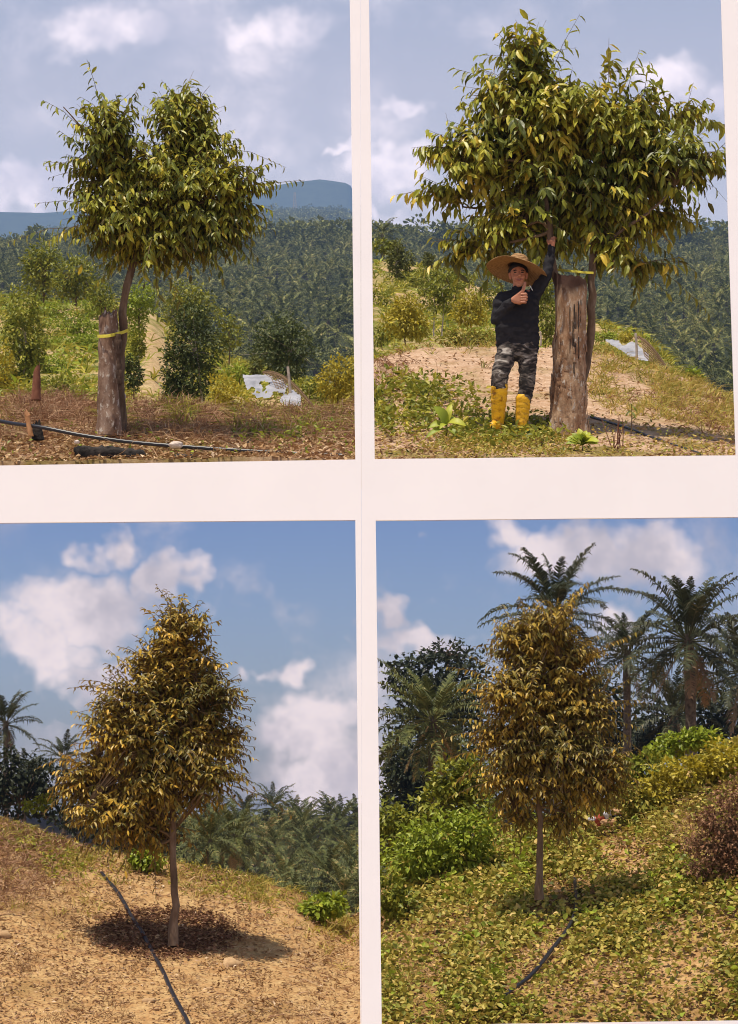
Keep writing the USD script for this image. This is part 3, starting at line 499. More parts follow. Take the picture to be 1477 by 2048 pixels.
hose('long black hose running downhill past the shaded tree foot', G(z_low, [(203, 1750), (225, 1775), (243, 1800), (262, 1835), (285, 1870), (303, 1905), (325, 1945), (345, 1990), (362, 2022), (380, 2060)], 20, 25.5, .012), .0155)
hose('black hose half hidden under creeping leaves at the lower right', G(z_low, [(1150, 1770), (1153, 1800), (1150, 1840), (1130, 1880), (1105, 1912), (1080, 1945), (1050, 1975), (1022, 1995), (1005, 2030)], 20, 25.5, .045), .0155)
# ------------------------------------------------------------------ durian trees of the lower pair
gz = float(z_low((348 - U0) * 22 / F, 22.0))
durian('durian_tree', 'tall golden-brown durian tree over a round patch of shade on bare sand', 22.0,
       [([(348, 1893, 0), (348, 1800, 0), (346, 1700, 0), (345, 1600, 0), (348, 1450, 0), (352, 1320, 0), (360, 1220, 0)], .030, .008)],
       [(362, 1262, 62, 60, 1, 1), (350, 1330, 98, 70, 1, 1), (310, 1400, 125, 75, 1, 1), (400, 1400, 85, 75, 1, 1), (240, 1470, 80, 75, 1, 1), (330, 1490, 135, 75, 1.1, 1), (420, 1480, 70, 65, 1, 1), (215, 1560, 90, 65, 1, 1), (330, 1570, 120, 60, 1, 1), (425, 1555, 58, 40, .8, 1), (220, 1635, 85, 50, 1, 1), (290, 1660, 66, 50, .9, 1), (300, 1590, 60, 60, 1, 1), (155, 1560, 36, 60, .6, 1)],
       .060, 2300, 'golden_leaf', 13, twig_len=(.13, .26), droop=.45, limbs=20, tint0=(.0, 1.0))
durian('durian_tree', 'slender golden durian tree standing in green creepers before the palms', 22.0,
       [([(1080, 1800, 0), (1079, 1720, 0), (1080, 1640, 0), (1078, 1560, 0), (1082, 1450, 0), (1090, 1330, 0), (1100, 1225, 0)], .026, .008)],
       [(1100, 1252, 48, 52, 1, 1), (1060, 1290, 85, 62, 1, 1), (1110, 1330, 100, 72, 1, 1), (1040, 1390, 78, 70, 1, 1), (1120, 1420, 110, 80, 1.1, 1), (1015, 1480, 68, 60, 1, 1), (1110, 1510, 125, 70, 1.1, 1), (1170, 1440, 62, 80, .8, 1), (1030, 1560, 66, 50, .9, 1), (1150, 1570, 100, 52, 1, 1), (1225, 1530, 36, 50, .6, 1), (1130, 1640, 42, 34, .8, 1), (1035, 1640, 36, 34, .6, 1)],
       .058, 2100, 'golden_leaf', 14, twig_len=(.13, .26), droop=.6, limbs=18, tint0=(.04, 1.0))

# ------------------------------------------------------------------ oil palms
def frond(rng, L, az, el, droop, nl, lw, ll, width_jit=.15):
    "an arching rachis with two rows of drooping leaflets"
    k = 10; t = np.linspace(0, 1, k); h = np.array([math.cos(az), math.sin(az), 0]); ang = el - droop * t ** 1.4; dx = np.cumsum(np.cos(ang)) * L / k; dz = np.cumsum(np.sin(ang)) * L / k
    rp = np.vstack([np.zeros(3), h * dx[:, None] + np.array([0, 0, 1.]) * dz[:, None]]); mb = MB(); mb.add(tube(rp, np.linspace(.045, .008, k + 1) * L / 4, 4, cap=False), .62)
    q = np.linspace(.18, .99, nl); pos = np.stack([ip(q * k, np.arange(k + 1), rp[:, c]) for c in range(3)], 1); tan = unit(np.stack([ip(q * k, np.arange(k + 1), np.gradient(rp[:, c])) for c in range(3)], 1))
    side = np.cross(tan, [0, 0, 1.]); side = unit(side + 1e-9); up = np.cross(side, tan)
    for s in (-1, 1):
        d = unit(side * s * .85 + tan * .5 + up * rng.uniform(.0, .5, nl)[:, None] + rng.normal(size=(nl, 3)) * .12); l = ll * L * np.sin(np.pi * (q * .78 + .14)) * rng.uniform(.8, 1.1, nl)
        w = lw * L; m = pos + d * l[:, None] * .5; e = pos + d * l[:, None] * .85 - np.array([0, 0, 1.]) * (l * rng.uniform(.25, .6, nl))[:, None]; wd = unit(np.cross(d, up)) * w
        v = np.stack([pos - wd * .5, pos + wd * .5, m + wd * .5, m - wd * .5, e], 1); f = np.array([[0, 1, 2], [0, 2, 3], [3, 2, 4]])
        mb.add(leaf_mesh(v, f), np.repeat(np.clip(rng.normal(.4, .22, nl), 0, .9), 5))
    return mb
def palm(name, label, group, base, height, L, seed, nf=34, nl=32, spread=(1.45, -.55), lw=.020, ll=.225, dead=4, joined=False, lean=0.0, proto=None, mat='dark_palm_leaf'):
    rng = np.random.default_rng(seed)
    if proto: t = UsdGeom.Xform.Define(stage, proto).GetPrim()
    else: t = thing(name, label, 'palm tree', group, base)
    top = np.array([lean * height, 0, height]); pts = spline([[0, 0, -.4], [lean * height * .3, 0, height * .5], top], 14); r = np.linspace(.075, .06, 14) * L
    part(t, 'trunk', tube(pts, r, 12, rough=.14, seed=seed), 'palm_trunk', smooth=60); allf = MB()
    for i in range(nf + dead):
        a = i * 2.39996 + rng.normal() * .15; q = i / nf; dd = i >= nf
        el = ip(min(q, 1), [0, .35, 1], [spread[0], spread[0] * .55, spread[1]]) + rng.normal() * .09; l = L * rng.uniform(.85, 1.08) * (.85 if q < .08 else 1)
        if dd: el = -1.15 + rng.normal() * .12; l *= .75
        mb = frond(rng, l, a, el, rng.uniform(.45, 1.05) * (1 if not dd else .25), nl, lw, ll); o = top + np.array([math.cos(a), math.sin(a), 0]) * .05 * L - np.array([0, 0, 1]) * q * .12 * L
        v, f = mb.mesh(); tn = mb.tint() if not dd else np.clip(mb.tint() * .3 + .85, 0, 1)
        if joined: allf.add((v + o, f), tn)
        else: part(t, 'frond', (v + o, f), mat, tint=tn)
    if joined: part(t, 'crown', allf.mesh(), 'palm_leaf', tint=allf.tint())
    return t
def palm_at(u, v, Y, rad_px, label, seed, group=None, **k):
    "palm whose crown centre stands at photo point (u, v)"
    L = rad_px * Y / F; c = P(u, v, Y); zg = float(z_low(c[0], Y)); h = c[2] - zg
    return palm('oil_palm', label, group, (c[0], c[1], zg), h, L, seed, **k)
palm_at(1112, 1215, 165, 152, 'tall oil palm rising straight behind the slender golden tree', 41, spread=(1.5, -.45), nf=30, dead=3)
palm_at(1392, 1268, 155, 172, 'large leaning oil palm with long arching fronds at the far right', 42, spread=(1.45, -.7), nf=36, dead=4, lean=-.02)
palm_at(1255, 1300, 175, 120, 'smaller oil palm between the tall palm and the leaning one', 43, spread=(1.4, -.4), nf=30, dead=2)
palm_at(866, 1432, 150, 150, 'low drooping oil palm left of the slender golden tree', 44, spread=(1.15, -.75), nf=42, dead=5, mat='valley_leaf')
palm_at(1490, 1330, 170, 160, 'oil palm cut by the right edge of the picture', 45, spread=(1.4, -.5), nf=32, dead=3)
palm_at(1350, 1420, 185, 130, 'shaded oil palm low behind the leaning palm', 46, spread=(1.3, -.6), nf=30, dead=4)
palm_at(12, 1442, 160, 84, 'dark oil palm against the sky at the far left', 47, spread=(1.4, -.5), nf=24, dead=2)
palm_at(128, 1512, 165, 66, 'oil palm peeping over the left side of the golden-brown tree', 48, spread=(1.3, -.4), nf=22, dead=2)
palm_at(48, 1545, 172, 74, 'shaded oil palm below the dark one at the far left', 49, spread=(1.3, -.5), nf=24, dead=3)
palm_at(-40, 1530, 166, 80, 'oil palm at the very left edge above the dry slope', 50, spread=(1.3, -.5), nf=22, dead=2)
palm_at(420, 1678, 150, 84, 'round-headed oil palm with pale hanging fronds right of the golden-brown trunk', 51, spread=(1.3, -.9), nf=36, dead=5, mat='valley_leaf')
palm_at(468, 1668, 155, 84, 'oil palm with a browning skirt, second right of the golden-brown trunk', 52, spread=(1.3, -.8), nf=36, dead=5, mat='valley_leaf')
# prototypes of the smaller palms
UsdGeom.Scope.Define(stage, '/World/Looks/plants')
stage.GetPrimAtPath('/World/Looks/plants').SetSpecifier(Sdf.SpecifierOver)
def small_palms(kind, count, seed, L, height, nf, mat, els, nl, lw):
    made = []
    for k in range(count):
        pth = f'/World/Looks/plants/{kind}_{k}'; t = UsdGeom.Xform.Define(stage, pth).GetPrim(); t.SetSpecifier(Sdf.SpecifierClass); rng = np.random.default_rng(seed + k); allf = MB(); top = np.array([0, 0, height])
        part(t, 'trunk', tube(np.array([[0, 0, -1.5], [0, 0, 1.5], top]), np.array([.34, .30, .26]), 7), 'palm_trunk', smooth=60)
        for i in range(nf):
            a = i * 2.39996 + rng.normal() * .25; q = i / (nf - 1); el = els[0] - (els[0] - els[1]) * q + rng.normal() * .12; mb = frond(rng, L * rng.uniform(.8, 1.12), a, el, rng.uniform(.6, 1.2), nl, lw, .21); v, f = mb.mesh(); allf.add((v + top, f), np.clip(mb.tint() + rng.normal() * .10 + (k % 3 - 1) * .13, 0, 1))
        part(t, 'crown', allf.mesh(), mat, tint=allf.tint()); made.append(pth)
    return made
protos = small_palms('palm_kind', 6, 70, 4.3, 3.4, 19, 'plantation_leaf', (1.25, -.55), 15, .036)
valley = small_palms('valley_kind', 4, 170, 4.0, 3.4, 30, 'valley_leaf', (1.4, -.9), 18, .03)
def scatter(name, label, pos, rz, sc, protos_, idx):
    pi = UsdGeom.PointInstancer.Define(stage, path_for(name)); pi.CreatePositionsAttr(Vt.Vec3fArray.FromNumpy(np.asarray(pos, np.float32))); pi.CreateProtoIndicesAttr(Vt.IntArray.FromNumpy(np.asarray(idx, np.int32)))
    pi.CreateOrientationsAttr(Vt.QuathArray([Gf.Quath(float(math.cos(a / 2)), 0, 0, float(math.sin(a / 2))) for a in rz])); s = np.asarray(sc, np.float32); pi.CreateScalesAttr(Vt.Vec3fArray.FromNumpy(np.stack([s, s, s], 1)))
    for k, src in enumerate(protos_):
        c = UsdGeom.Xform.Define(stage, str(pi.GetPath()) + f'/kind_{k}'); c.GetPrim().GetReferences().AddInternalReference(src); pi.CreatePrototypesRel().AddTarget(c.GetPath())
    return tag(pi.GetPrim(), label, None, None, 'stuff')
# valley palms of the lower left picture and behind the lower right one
rng = np.random.default_rng(81); n = 0
for Y in np.linspace(165, 318, 8):
    for u in np.arange(330 + rng.uniform(0, 40), 790, 72 * (230 / Y) ** .5):
        uu = u + rng.normal() * 9; yy = Y + rng.normal() * 5; v = ip(Y, [165, 330], [1795, 1622]) + rng.normal() * 9 + max(0, (520 - uu)) * .0
        if yy < 240 and uu < 560 and v < 1780: continue
        c = P(uu, v, yy); s = 70 * yy / 6000 / 4.0 * (230 / yy) ** .3 * rng.uniform(.85, 1.2); c[2] -= 3.4 * s
        copy_of(valley[int(rng.integers(4))], 'valley_palm', 'oil palm in the crowded valley grove right of the golden-brown tree', 'palm tree', 'oil palms in the valley grove', c, rng.uniform(0, 360), s); n += 1
# plantation behind the upper pictures
pts = []
for Y in np.arange(322, 1130, 11.8):
    half = .130 * Y; xs_ = np.arange(-half, half, 11.8); yy = Y + rng.normal(size=len(xs_)) * 1.7; xx = xs_ + rng.normal(size=len(xs_)) * 1.7 + (5.9 if int(Y / 11.8) % 2 else 0); pts.append(np.stack([xx, yy, z_plant(xx, yy) - .8], 1))
pts = np.vstack(pts); u, v = uof(pts[:, 0], pts[:, 1]), V0 - (pts[:, 2] + 3 - CAMZ) * F / pts[:, 1]
mc = ip(u, MC_U, MC_V); seen = (v < mc + 25) & (v > 440) & (((u > 300) & (u < 715)) | ((u > 1170) & (u < 1477)) | ((u < 300) & (u > -40) & (v < 600)))
seen &= ~((u > 905) & (u < 1170))
near = np.where(seen)[0]; near = near[np.argsort(pts[near, 1])]; pickL = [i for i in near if u[i] < 735][:150]; pickR = [i for i in near if u[i] >= 735][:145]
for i in pickL: copy_of(protos[int(rng.integers(6))], 'plantation_palm', 'oil palm in the plantation seen behind and right of the two-lobed tree', 'palm tree', 'nearer oil palms behind the two-lobed tree', pts[i], rng.uniform(0, 360), rng.uniform(.9, 1.2))
for i in pickR: copy_of(protos[int(rng.integers(6))], 'plantation_palm', 'oil palm on the plantation slope right of the thick stump', 'palm tree', 'nearer oil palms right of the thick stump', pts[i], rng.uniform(0, 360), rng.uniform(.9, 1.2))
rest = np.setdiff1d(np.arange(len(pts)), np.r_[pickL, pickR].astype(int)); rest = rest[(v[rest] < mc[rest] + 60)]
scatter('palm_plantation', 'mass of farther oil palms of the plantation', pts[rest], rng.uniform(0, 6.28, len(rest)), rng.uniform(.9, 1.2, len(rest)), protos, rng.integers(0, 6, len(rest)))
# ------------------------------------------------------------------ middle distance: trees, bushes, net, tower
def clump(rng, lobes, Y, n, leaf_px, wr=.5, depth=1.0, up=.3, shell=.45):
    "leaves spread through ellipsoids given in photo points at distance Y"
    lob = np.array(lobes, float); w = lob[:, 2] * lob[:, 3]; w /= w.sum(); pk = rng.choice(len(lob), n, p=w); S = Y / F; C = P(lob[:, 0], lob[:, 1], Y)[pk]
    R = np.stack([lob[:, 2], np.minimum(lob[:, 2], lob[:, 3] * 1.3) * depth, lob[:, 3]], 1)[pk] * S; d = rdir(rng, n); rad = np.clip(shell + (1 - shell) * rng.random(n) ** .7, 0, 1) * (1 + .13 * rng.normal(size=n))
    q = meshkit.fbm(d * 2.3 + pk[:, None] * 3.1, 2, int(lob[0, 0])); rad *= .55 + .9 * q
    p = C + d * R * rad[:, None]; dr = unit(d * .8 + rng.normal(size=(n, 3)) * .6 + np.array([0, 0, -.25])); nm = unit(d * .6 + np.array([0, 0, .7 + up]) + rng.normal(size=(n, 3)) * .45); L = leaf_px * S * rng.uniform(.65, 1.25, n)
    v, f = blades(p, dr, nm, L, L * wr); tn = np.clip(.42 + .25 * (rng.random(n) - .5) + rng.normal(0, .16, n), 0, 1); return v, f, tn
def tree_at(name, label, cat, Y, base, lobes, mat, n, leaf_px, seed, trunk=2.0, bark='twig_wood', group=None, wr=.5, stems=None, depth=1.0):
    rng = np.random.default_rng(seed); t = thing(name, label, cat, group); S = Y / F; v, f, tn = clump(rng, lobes, Y, n, leaf_px, wr, depth); top = max(lobes, key=lambda l: l[2] * l[3])
    for k, (bu, bv, tu, tv) in enumerate(stems or [(base[0], base[1], top[0], top[1])]):
        pts = spline([P(bu, bv, Y), P((bu * .6 + tu * .4), (bv + tv) / 2, Y), P(tu, tv, Y)], 9); part(t, 'trunk' if cat == 'tree' else 'stem', tube(pts, np.linspace(trunk, trunk * .4, 9) * S, 7, rough=.1, seed=seed), bark, smooth=True)
    lm = MB()
    for l in lobes:
        for _ in range(45 if 'dead' in label else 4): e = P(l[0] + rng.normal() * l[2] * .5, l[1] + rng.normal() * l[3] * .4, Y + rng.normal() * l[2] * S * .4); a = P(top[0], top[1] + l[3] * .3, Y); lm.add(strands(a[None], ((a + e) / 2)[None], e[None], np.array([trunk * .3 * S])))
    part(t, 'branches', lm.mesh(), bark, kind='stuff'); part(t, 'crown' if cat == 'tree' else 'foliage', leaf_mesh(v, f), mat, tint=np.repeat(tn, 4)); return t
TR = [  # name, label, category, Y, base, lobes, material, leaves, leaf px, trunk px, bark
 ('hillside_tree', 'dark olive tree at the far left before the palms', 'tree', 105, (88, 610), [(88, 510, 30, 30), (90, 540, 48, 34), (70, 520, 26, 22), (75, 570, 34, 30)], 'bush_leaf', 1500, 9, 3, 'twig_wood'),
 ('hillside_tree', 'rounded golden-olive tree left of the two-lobed crown', 'tree', 100, (152, 612), [(152, 545, 42, 34), (160, 575, 44, 24), (128, 575, 28, 24)], 'bush_leaf', 1300, 9, 3, 'twig_wood'),
 ('hillside_tree', 'tall shaggy tree rising at the left edge above the dry weeds', 'tree', 66, (48, 800), [(45, 620, 40, 42), (52, 670, 46, 50), (38, 720, 40, 46), (66, 720, 26, 40)], 'bush_leaf', 2300, 10, 3, 'pale_wood'),
 ('hillside_tree', 'yellowish bush at the very left edge below the shaggy tree', 'bush', 60, (12, 830), [(8, 740, 24, 56), (20, 790, 34, 38)], 'yellow_leaf', 1000, 9, 2, 'twig_wood'),
 ('hillside_tree', 'yellow-green young tree just right of the bent trunk', 'tree', 72, (280, 690), [(282, 592, 32, 24), (276, 615, 36, 22), (274, 650, 20, 30)], 'bright_leaf', 1300, 8, 2.2, 'twig_wood'),
 ('hillside_tree', 'little round-crowned sapling beside the sandy path', 'tree', 56, (280, 772), [(277, 692, 14, 24)], 'bush_leaf', 520, 7, 1.6, 'twig_wood'),
 ('hillside_tree', 'dark narrow shrub right behind the left stump', 'bush', 52, (268, 800), [(268, 750, 16, 34), (256, 725, 10, 14)], 'deep_leaf', 600, 8, 1.8, 'twig_wood'),
 ('hillside_tree', 'big dark tree with a pale trunk right of the sandy path', 'tree', 54, (406, 832), [(385, 640, 40, 40), (392, 690, 52, 50), (350, 735, 26, 62), (388, 755, 46, 44), (345, 790, 20, 36)], 'deep_leaf', 4200, 9, 3.2, 'pale_wood'),
 ('hillside_tree', 'leafy green tree above the path against the palms', 'tree', 96, (372, 660), [(372, 590, 40, 30), (395, 615, 40, 34), (352, 620, 28, 30)], 'bush_leaf', 1500, 8, 2.5, 'twig_wood'),
 ('hillside_tree', 'smoky dark tree above the silver ground sheet', 'tree', 70, (568, 790), [(560, 665, 50, 34), (585, 690, 46, 42), (540, 705, 40, 40), (575, 735, 44, 28)], 'deep_leaf', 3000, 8, 2.5, 'pale_wood'),
 ('hillside_tree', 'yellow-topped tree at the right edge of the upper left picture', 'tree', 50, (682, 840), [(690, 740, 40, 30), (668, 765, 40, 34), (695, 790, 36, 36)], 'yellow_leaf', 1500, 9, 2.5, 'twig_wood'),
 ('hillside_bush', 'olive-brown bush right of the pale trunk of the dark tree', 'bush', 50, (455, 830), [(448, 775, 30, 30), (470, 800, 38, 30), (440, 810, 28, 26)], 'yellow_leaf', 1000, 8, 1.6, 'twig_wood'),
 ('hillside_bush', 'small bright green bush left of the silver sheet', 'bush', 54, (480, 770), [(478, 745, 26, 18), (500, 752, 16, 14)], 'bright_leaf', 420, 8, 1.2, 'twig_wood'),
 ('hillside_bush', 'black-green leafy sapling in front of the smoky dark tree', 'bush', 52, (513, 770), [(510, 732, 13, 22), (516, 752, 9, 12)], 'forest_leaf', 260, 9, 1.2, 'twig_wood'),
 ('green_mound', 'bright green creeper mound left of the stump, upper one', 'bush', 92, (150, 690), [(140, 650, 56, 20), (175, 662, 40, 20)], 'bright_leaf', 1200, 7, 1, 'twig_wood'),
 ('green_mound', 'bright green creeper mound left of the stump, lower one', 'bush', 82, (150, 710), [(140, 692, 62, 18), (180, 684, 34, 18)], 'bright_leaf', 1200, 7, 1, 'twig_wood'),
 ('green_mound', 'low green mound above the reddish stump', 'bush', 70, (100, 760), [(98, 728, 40, 14), (120, 742, 30, 10)], 'bright_leaf', 700, 7, 1, 'twig_wood'),
 ('green_mound', 'green bush between the shaggy tree and the two-lobed crown', 'bush', 98, (110, 630), [(105, 618, 46, 16), (190, 610, 32, 14)], 'bright_leaf', 800, 7, 1, 'twig_wood'),
 ('hillside_tree', 'slim dark tree on the hill at the left of the upper right picture', 'tree', 100, (795, 590), [(795, 495, 13, 16), (792, 520, 20, 20), (812, 520, 18, 18), (800, 545, 22, 14)], 'forest_leaf', 900, 8, 2, 'pale_wood'),
 ('hillside_bush', 'large yellow bush left of the person', 'bush', 60, (812, 692), [(812, 615, 30, 24), (800, 645, 38, 30), (832, 650, 30, 30)], 'yellow_leaf', 1500, 9, 1.6, 'twig_wood'),
 ('hillside_tree', 'green tree on two thin pale trunks between the yellow bushes', 'tree', 66, (880, 672), [(885, 570, 46, 26), (862, 595, 34, 26), (905, 600, 30, 30)], 'bush_leaf', 1500, 8, 1.6, 'pale_wood'),
 ('hillside_bush', 'round yellow bush just left of the person', 'bush', 62, (942, 655), [(942, 605, 32, 20), (940, 628, 38, 22)], 'yellow_leaf', 1100, 8, 1.4, 'twig_wood'),
 ('hillside_tree', 'green bush hanging between the person and the thick stump', 'bush', 58, (1092, 720), [(1088, 575, 20, 34), (1094, 630, 22, 44), (1100, 690, 14, 34)], 'bush_leaf', 1300, 8, 1.6, 'twig_wood'),
 ('hillside_bush', 'mid-green bush at the left edge under the hill palm', 'bush', 84, (762, 650), [(760, 600, 26, 22), (756, 630, 30, 24)], 'bush_leaf', 700, 8, 1.4, 'twig_wood'),
 ('hillside_bush', 'leafy hill bush behind the two thin pale trunks', 'bush', 96, (850, 590), [(850, 556, 42, 18), (890, 548, 30, 16), (920, 560, 32, 16)], 'bush_leaf', 1100, 8, 1.4, 'twig_wood'),
 ('hillside_bush', 'scrubby growth on the crest beside the hill palm', 'bush', 106, (770, 510), [(765, 492, 26, 12), (785, 498, 20, 10)], 'bush_leaf', 500, 8, 1.2, 'twig_wood'),
 ('hillside_bush', 'green strip of weeds behind the right side of the thick stump', 'bush', 62, (1205, 684), [(1200, 673, 26, 8), (1225, 673, 18, 8)], 'bright_leaf', 420, 6, .8, 'twig_wood'),
 ('hillside_bush', 'small yellow bush above the white ground sheet', 'bush', 60, (1253, 684), [(1252, 675, 14, 9)], 'yellow_leaf', 220, 6, .8, 'twig_wood'),
 ('hillside_bush', 'bright green weed on the crest at the right edge', 'bush', 34.2, (1388, 768), [(1386, 744, 12, 9), (1396, 755, 14, 9)], 'bright_leaf', 260, 9, .8, 'twig_wood'),
 ('hillside_bush', 'dark leafy bush by the hill track right of the slim tree', 'bush', 104, (858, 545), [(858, 520, 10, 14)], 'forest_leaf', 220, 7, 1, 'twig_wood'),
 ('hillside_bush', 'green undergrowth left of the person below the hill track', 'bush', 80, (985, 640), [(965, 590, 30, 16), (1000, 610, 26, 20), (985, 575, 24, 12)], 'bush_leaf', 800, 7, 1, 'twig_wood'),
]
for k, (nm, lb, ct, Y, b, lo, mt, n, lp_, tr, bk) in enumerate(TR):
    st = [(868, 672, 870, 590), (884, 672, 892, 590)] if 'two thin pale' in lb and ct == 'tree' else None
    tree_at(nm if ct == 'tree' else 'hillside_bush', lb, ct, Y, b, lo, mt, int(n * 1.15), lp_, 200 + k, tr, bk, stems=st)
# palm on the hill
c = P(766, 468, 330); copy_of(protos[1], 'hill_palm', 'young oil palm on the hill at the left edge of the upper right picture', 'palm tree', None, c - np.array([0, 0, 3.4 * .62]), 40, .62)
# silver sheets under leaves, their poles and net edges
m_noise('silver_plastic', [(.35, (.22, .22, .24)), (.65, (.38, .375, .40))], scale=3, rough=.5, bump=.5, bdist=.05, spec=.5)
m_noise('brown_net', [(.4, (.16, .10, .055)), (.6, (.26, .17, .09))], scale=30, rough=.9)
def ground_sheet(label, outline, Y, seed):
    poly = Polygon(outline).buffer(3).buffer(-3); rng = np.random.default_rng(seed); x0, y0, x1, y1 = poly.bounds; nx, ny = 60, 28
    gx, gy = np.meshgrid(np.linspace(x0, x1, nx), np.linspace(y0, y1, ny), indexing='xy'); from shapely import contains_xy
    ins = contains_xy(poly, gx, gy) & (meshkit.fbm(np.stack([gx / 24, gy / 14, 0 * gx + seed], -1), 3, seed) < .655)
    v = P(gx, gy, Y + (y1 - gy) * .035 + 0 * gx); v[..., 2] += .05 * (meshkit.fbm(np.stack([gx / 9, gy / 6, 0 * gx], -1), 2, seed)) ; f = []
    for i in range(ny - 1):
        for j in range(nx - 1):
            if ins[i, j] and ins[i + 1, j] and ins[i, j + 1]: f.append([i * nx + j, i * nx + j + 1, (i + 1) * nx + j])
            if ins[i + 1, j + 1] and ins[i + 1, j] and ins[i, j + 1]: f.append([i * nx + j + 1, (i + 1) * nx + j + 1, (i + 1) * nx + j])
    mm = max(trimesh.Trimesh(v.reshape(-1, 3), np.array(f), process=False).split(only_watertight=False), key=lambda q: len(q.faces))
    tag(part(None, 'plastic_sheet', (np.array(mm.vertices), np.array(mm.faces)), 'silver_plastic', smooth=True), label, 'plastic sheet')
ground_sheet('torn silver plastic sheet on the ground in the upper left picture', [(484, 752), (530, 750), (562, 758), (580, 776), (602, 794), (604, 818), (575, 814), (545, 804), (512, 798), (492, 780)], 46.5, 3)
ground_sheet('torn white plastic sheet on the ground right of the thick stump', [(1206, 683), (1240, 681), (1268, 686), (1300, 712), (1298, 726), (1268, 720), (1240, 704)], 47.5, 5)
def net(label, pts, foot, Y):
    a = spline([P(u, v, Y) for u, v in pts], 16); b = np.stack([ip(np.linspace(0, 1, 16), [0, 1], [foot[0][0], foot[1][0]]), ip(np.linspace(0, 1, 16), [0, 1], [foot[0][1], foot[1][1]])], 1); b = P(b[:, 0], b[:, 1], Y - .5)
    t = thing('garden_net', label, 'net'); part(t, 'net_edge', tube(a, .012 * Y / 50 * 2, 6), 'twig_wood', smooth=True); m = MB()
    for q in np.linspace(.08, 1, 12): m.add(tube(a * (1 - q) + b * q + np.array([0, 0, .1]) * math.sin(q * 3.1), .006, 3, cap=False))
    for i in range(16): m.add(tube(np.array([a[i], (a[i] + b[i]) / 2 + [0, 0, .1], b[i]]), .006, 3, cap=False))
    part(t, 'net_mesh', m.mesh(), 'brown_net')
net('sagging brown net with a curved edge beside the silver sheet', [(525, 745), (552, 746), (580, 762), (610, 792), (640, 830)], [(560, 790), (622, 834)], 48.2)
net('curved brown net edge beside the white sheet on the right', [(1276, 673), (1300, 690), (1322, 718), (1342, 748)], [(1290, 712), (1322, 745)], 47.2)
def pole(label, a, b, Y, r): tag(part(None, 'garden_pole', tube(spline([P(*a, Y), P((a[0] + b[0]) / 2 + 1, (a[1] + b[1]) / 2, Y), P(*b, Y)], 8), r, 8, rough=.08, seed=3), 'pale_wood', smooth=True), label, 'pole')
pole('thin pale pole standing by the silver sheet', (576, 733), (584, 838), 47.5, .022)
pole('thin pale pole standing by the white sheet on the right', (1272, 666), (1274, 732), 46.5, .020)
pole('white marker stick seen between the person and the thick stump', (1081, 662), (1082, 692), 33.5, .010)
# radio tower on the far hill
t = thing('radio_tower', 'thin lattice radio tower on the far wooded hill', 'tower'); Y = 4500; rt = MB(); zb = zof(428, Y); zt = zof(384, Y); x0 = (590 - U0) * Y / F
for sx in (-1, 1):
    for sy in (-1, 1): part(t, 'tower_leg', tube(np.array([[x0 + sx * 3, Y + sy * 3, zb], [x0 + sx * .9, Y + sy * .9, zt]]), .5, 5), 'pale_wood')
for k in range(9):
    q0, q1 = k / 9, (k + 1) / 9; w0, w1 = 3 - 2.1 * q0, 3 - 2.1 * q1; z0, z1 = zb + (zt - zb) * q0, zb + (zt - zb) * q1
    for sy in (-1, 1): rt.add(tube(np.array([[x0 - w0, Y + sy * w0, z0], [x0 + w1, Y + sy * w1, z1]]), .12, 4)).add(tube(np.array([[x0 + w0, Y + sy * w0, z0], [x0 - w1, Y + sy * w1, z1]]), .12, 4))
part(t, 'lattice', rt.mesh(), 'pale_wood')
# bare earth on the far hills
def patch(name, label, cu, cv, ru, rv, Y, seed):
    a = np.linspace(0, 2 * np.pi, 40, endpoint=False); r = 1 + .5 * (meshkit.fbm(np.stack([np.cos(a) * 1.5, np.sin(a) * 1.5, 0 * a + seed], -1), 3, seed) - .5); rr = np.linspace(0, 1, 5)
    uu = cu + np.outer(rr, np.cos(a) * r) * ru; vv = cv + np.outer(rr, np.sin(a) * r) * rv; yy = np.array([[Y_at(z_far, a_, b_, 1151, 4800) for a_, b_ in zip(r1, r2)] for r1, r2 in zip(uu, vv)]); xx = (uu - U0) * yy / F; v = np.stack([xx, yy, z_far(xx, yy) + 3.0], -1); f = []
    for i in range(4):
        for j in range(40): f += [[i * 40 + j, (i + 1) * 40 + j, (i + 1) * 40 + (j + 1) % 40], [i * 40 + j, (i + 1) * 40 + (j + 1) % 40, i * 40 + (j + 1) % 40]]
    tag(part(None, name, (v.reshape(-1, 3), np.array(f)), 'bare_earth', smooth=True), label, None, None, 'structure')
patch('earth_cutting', 'orange bare earth cut into the far hill at the left edge', 18, 489, 44, 11, 1120, 2)
patch('earth_cutting', 'small orange clearing on the far hill at the right', 668, 473, 24, 8, 1105, 4)
patch('earth_cutting', 'pale track cut on the far hill beside the crown', 535, 458, 16, 5, 1120, 6)
patch('earth_cutting', 'small pale clearing low on the far right hills', 1400, 505, 18, 4, 1100, 8)
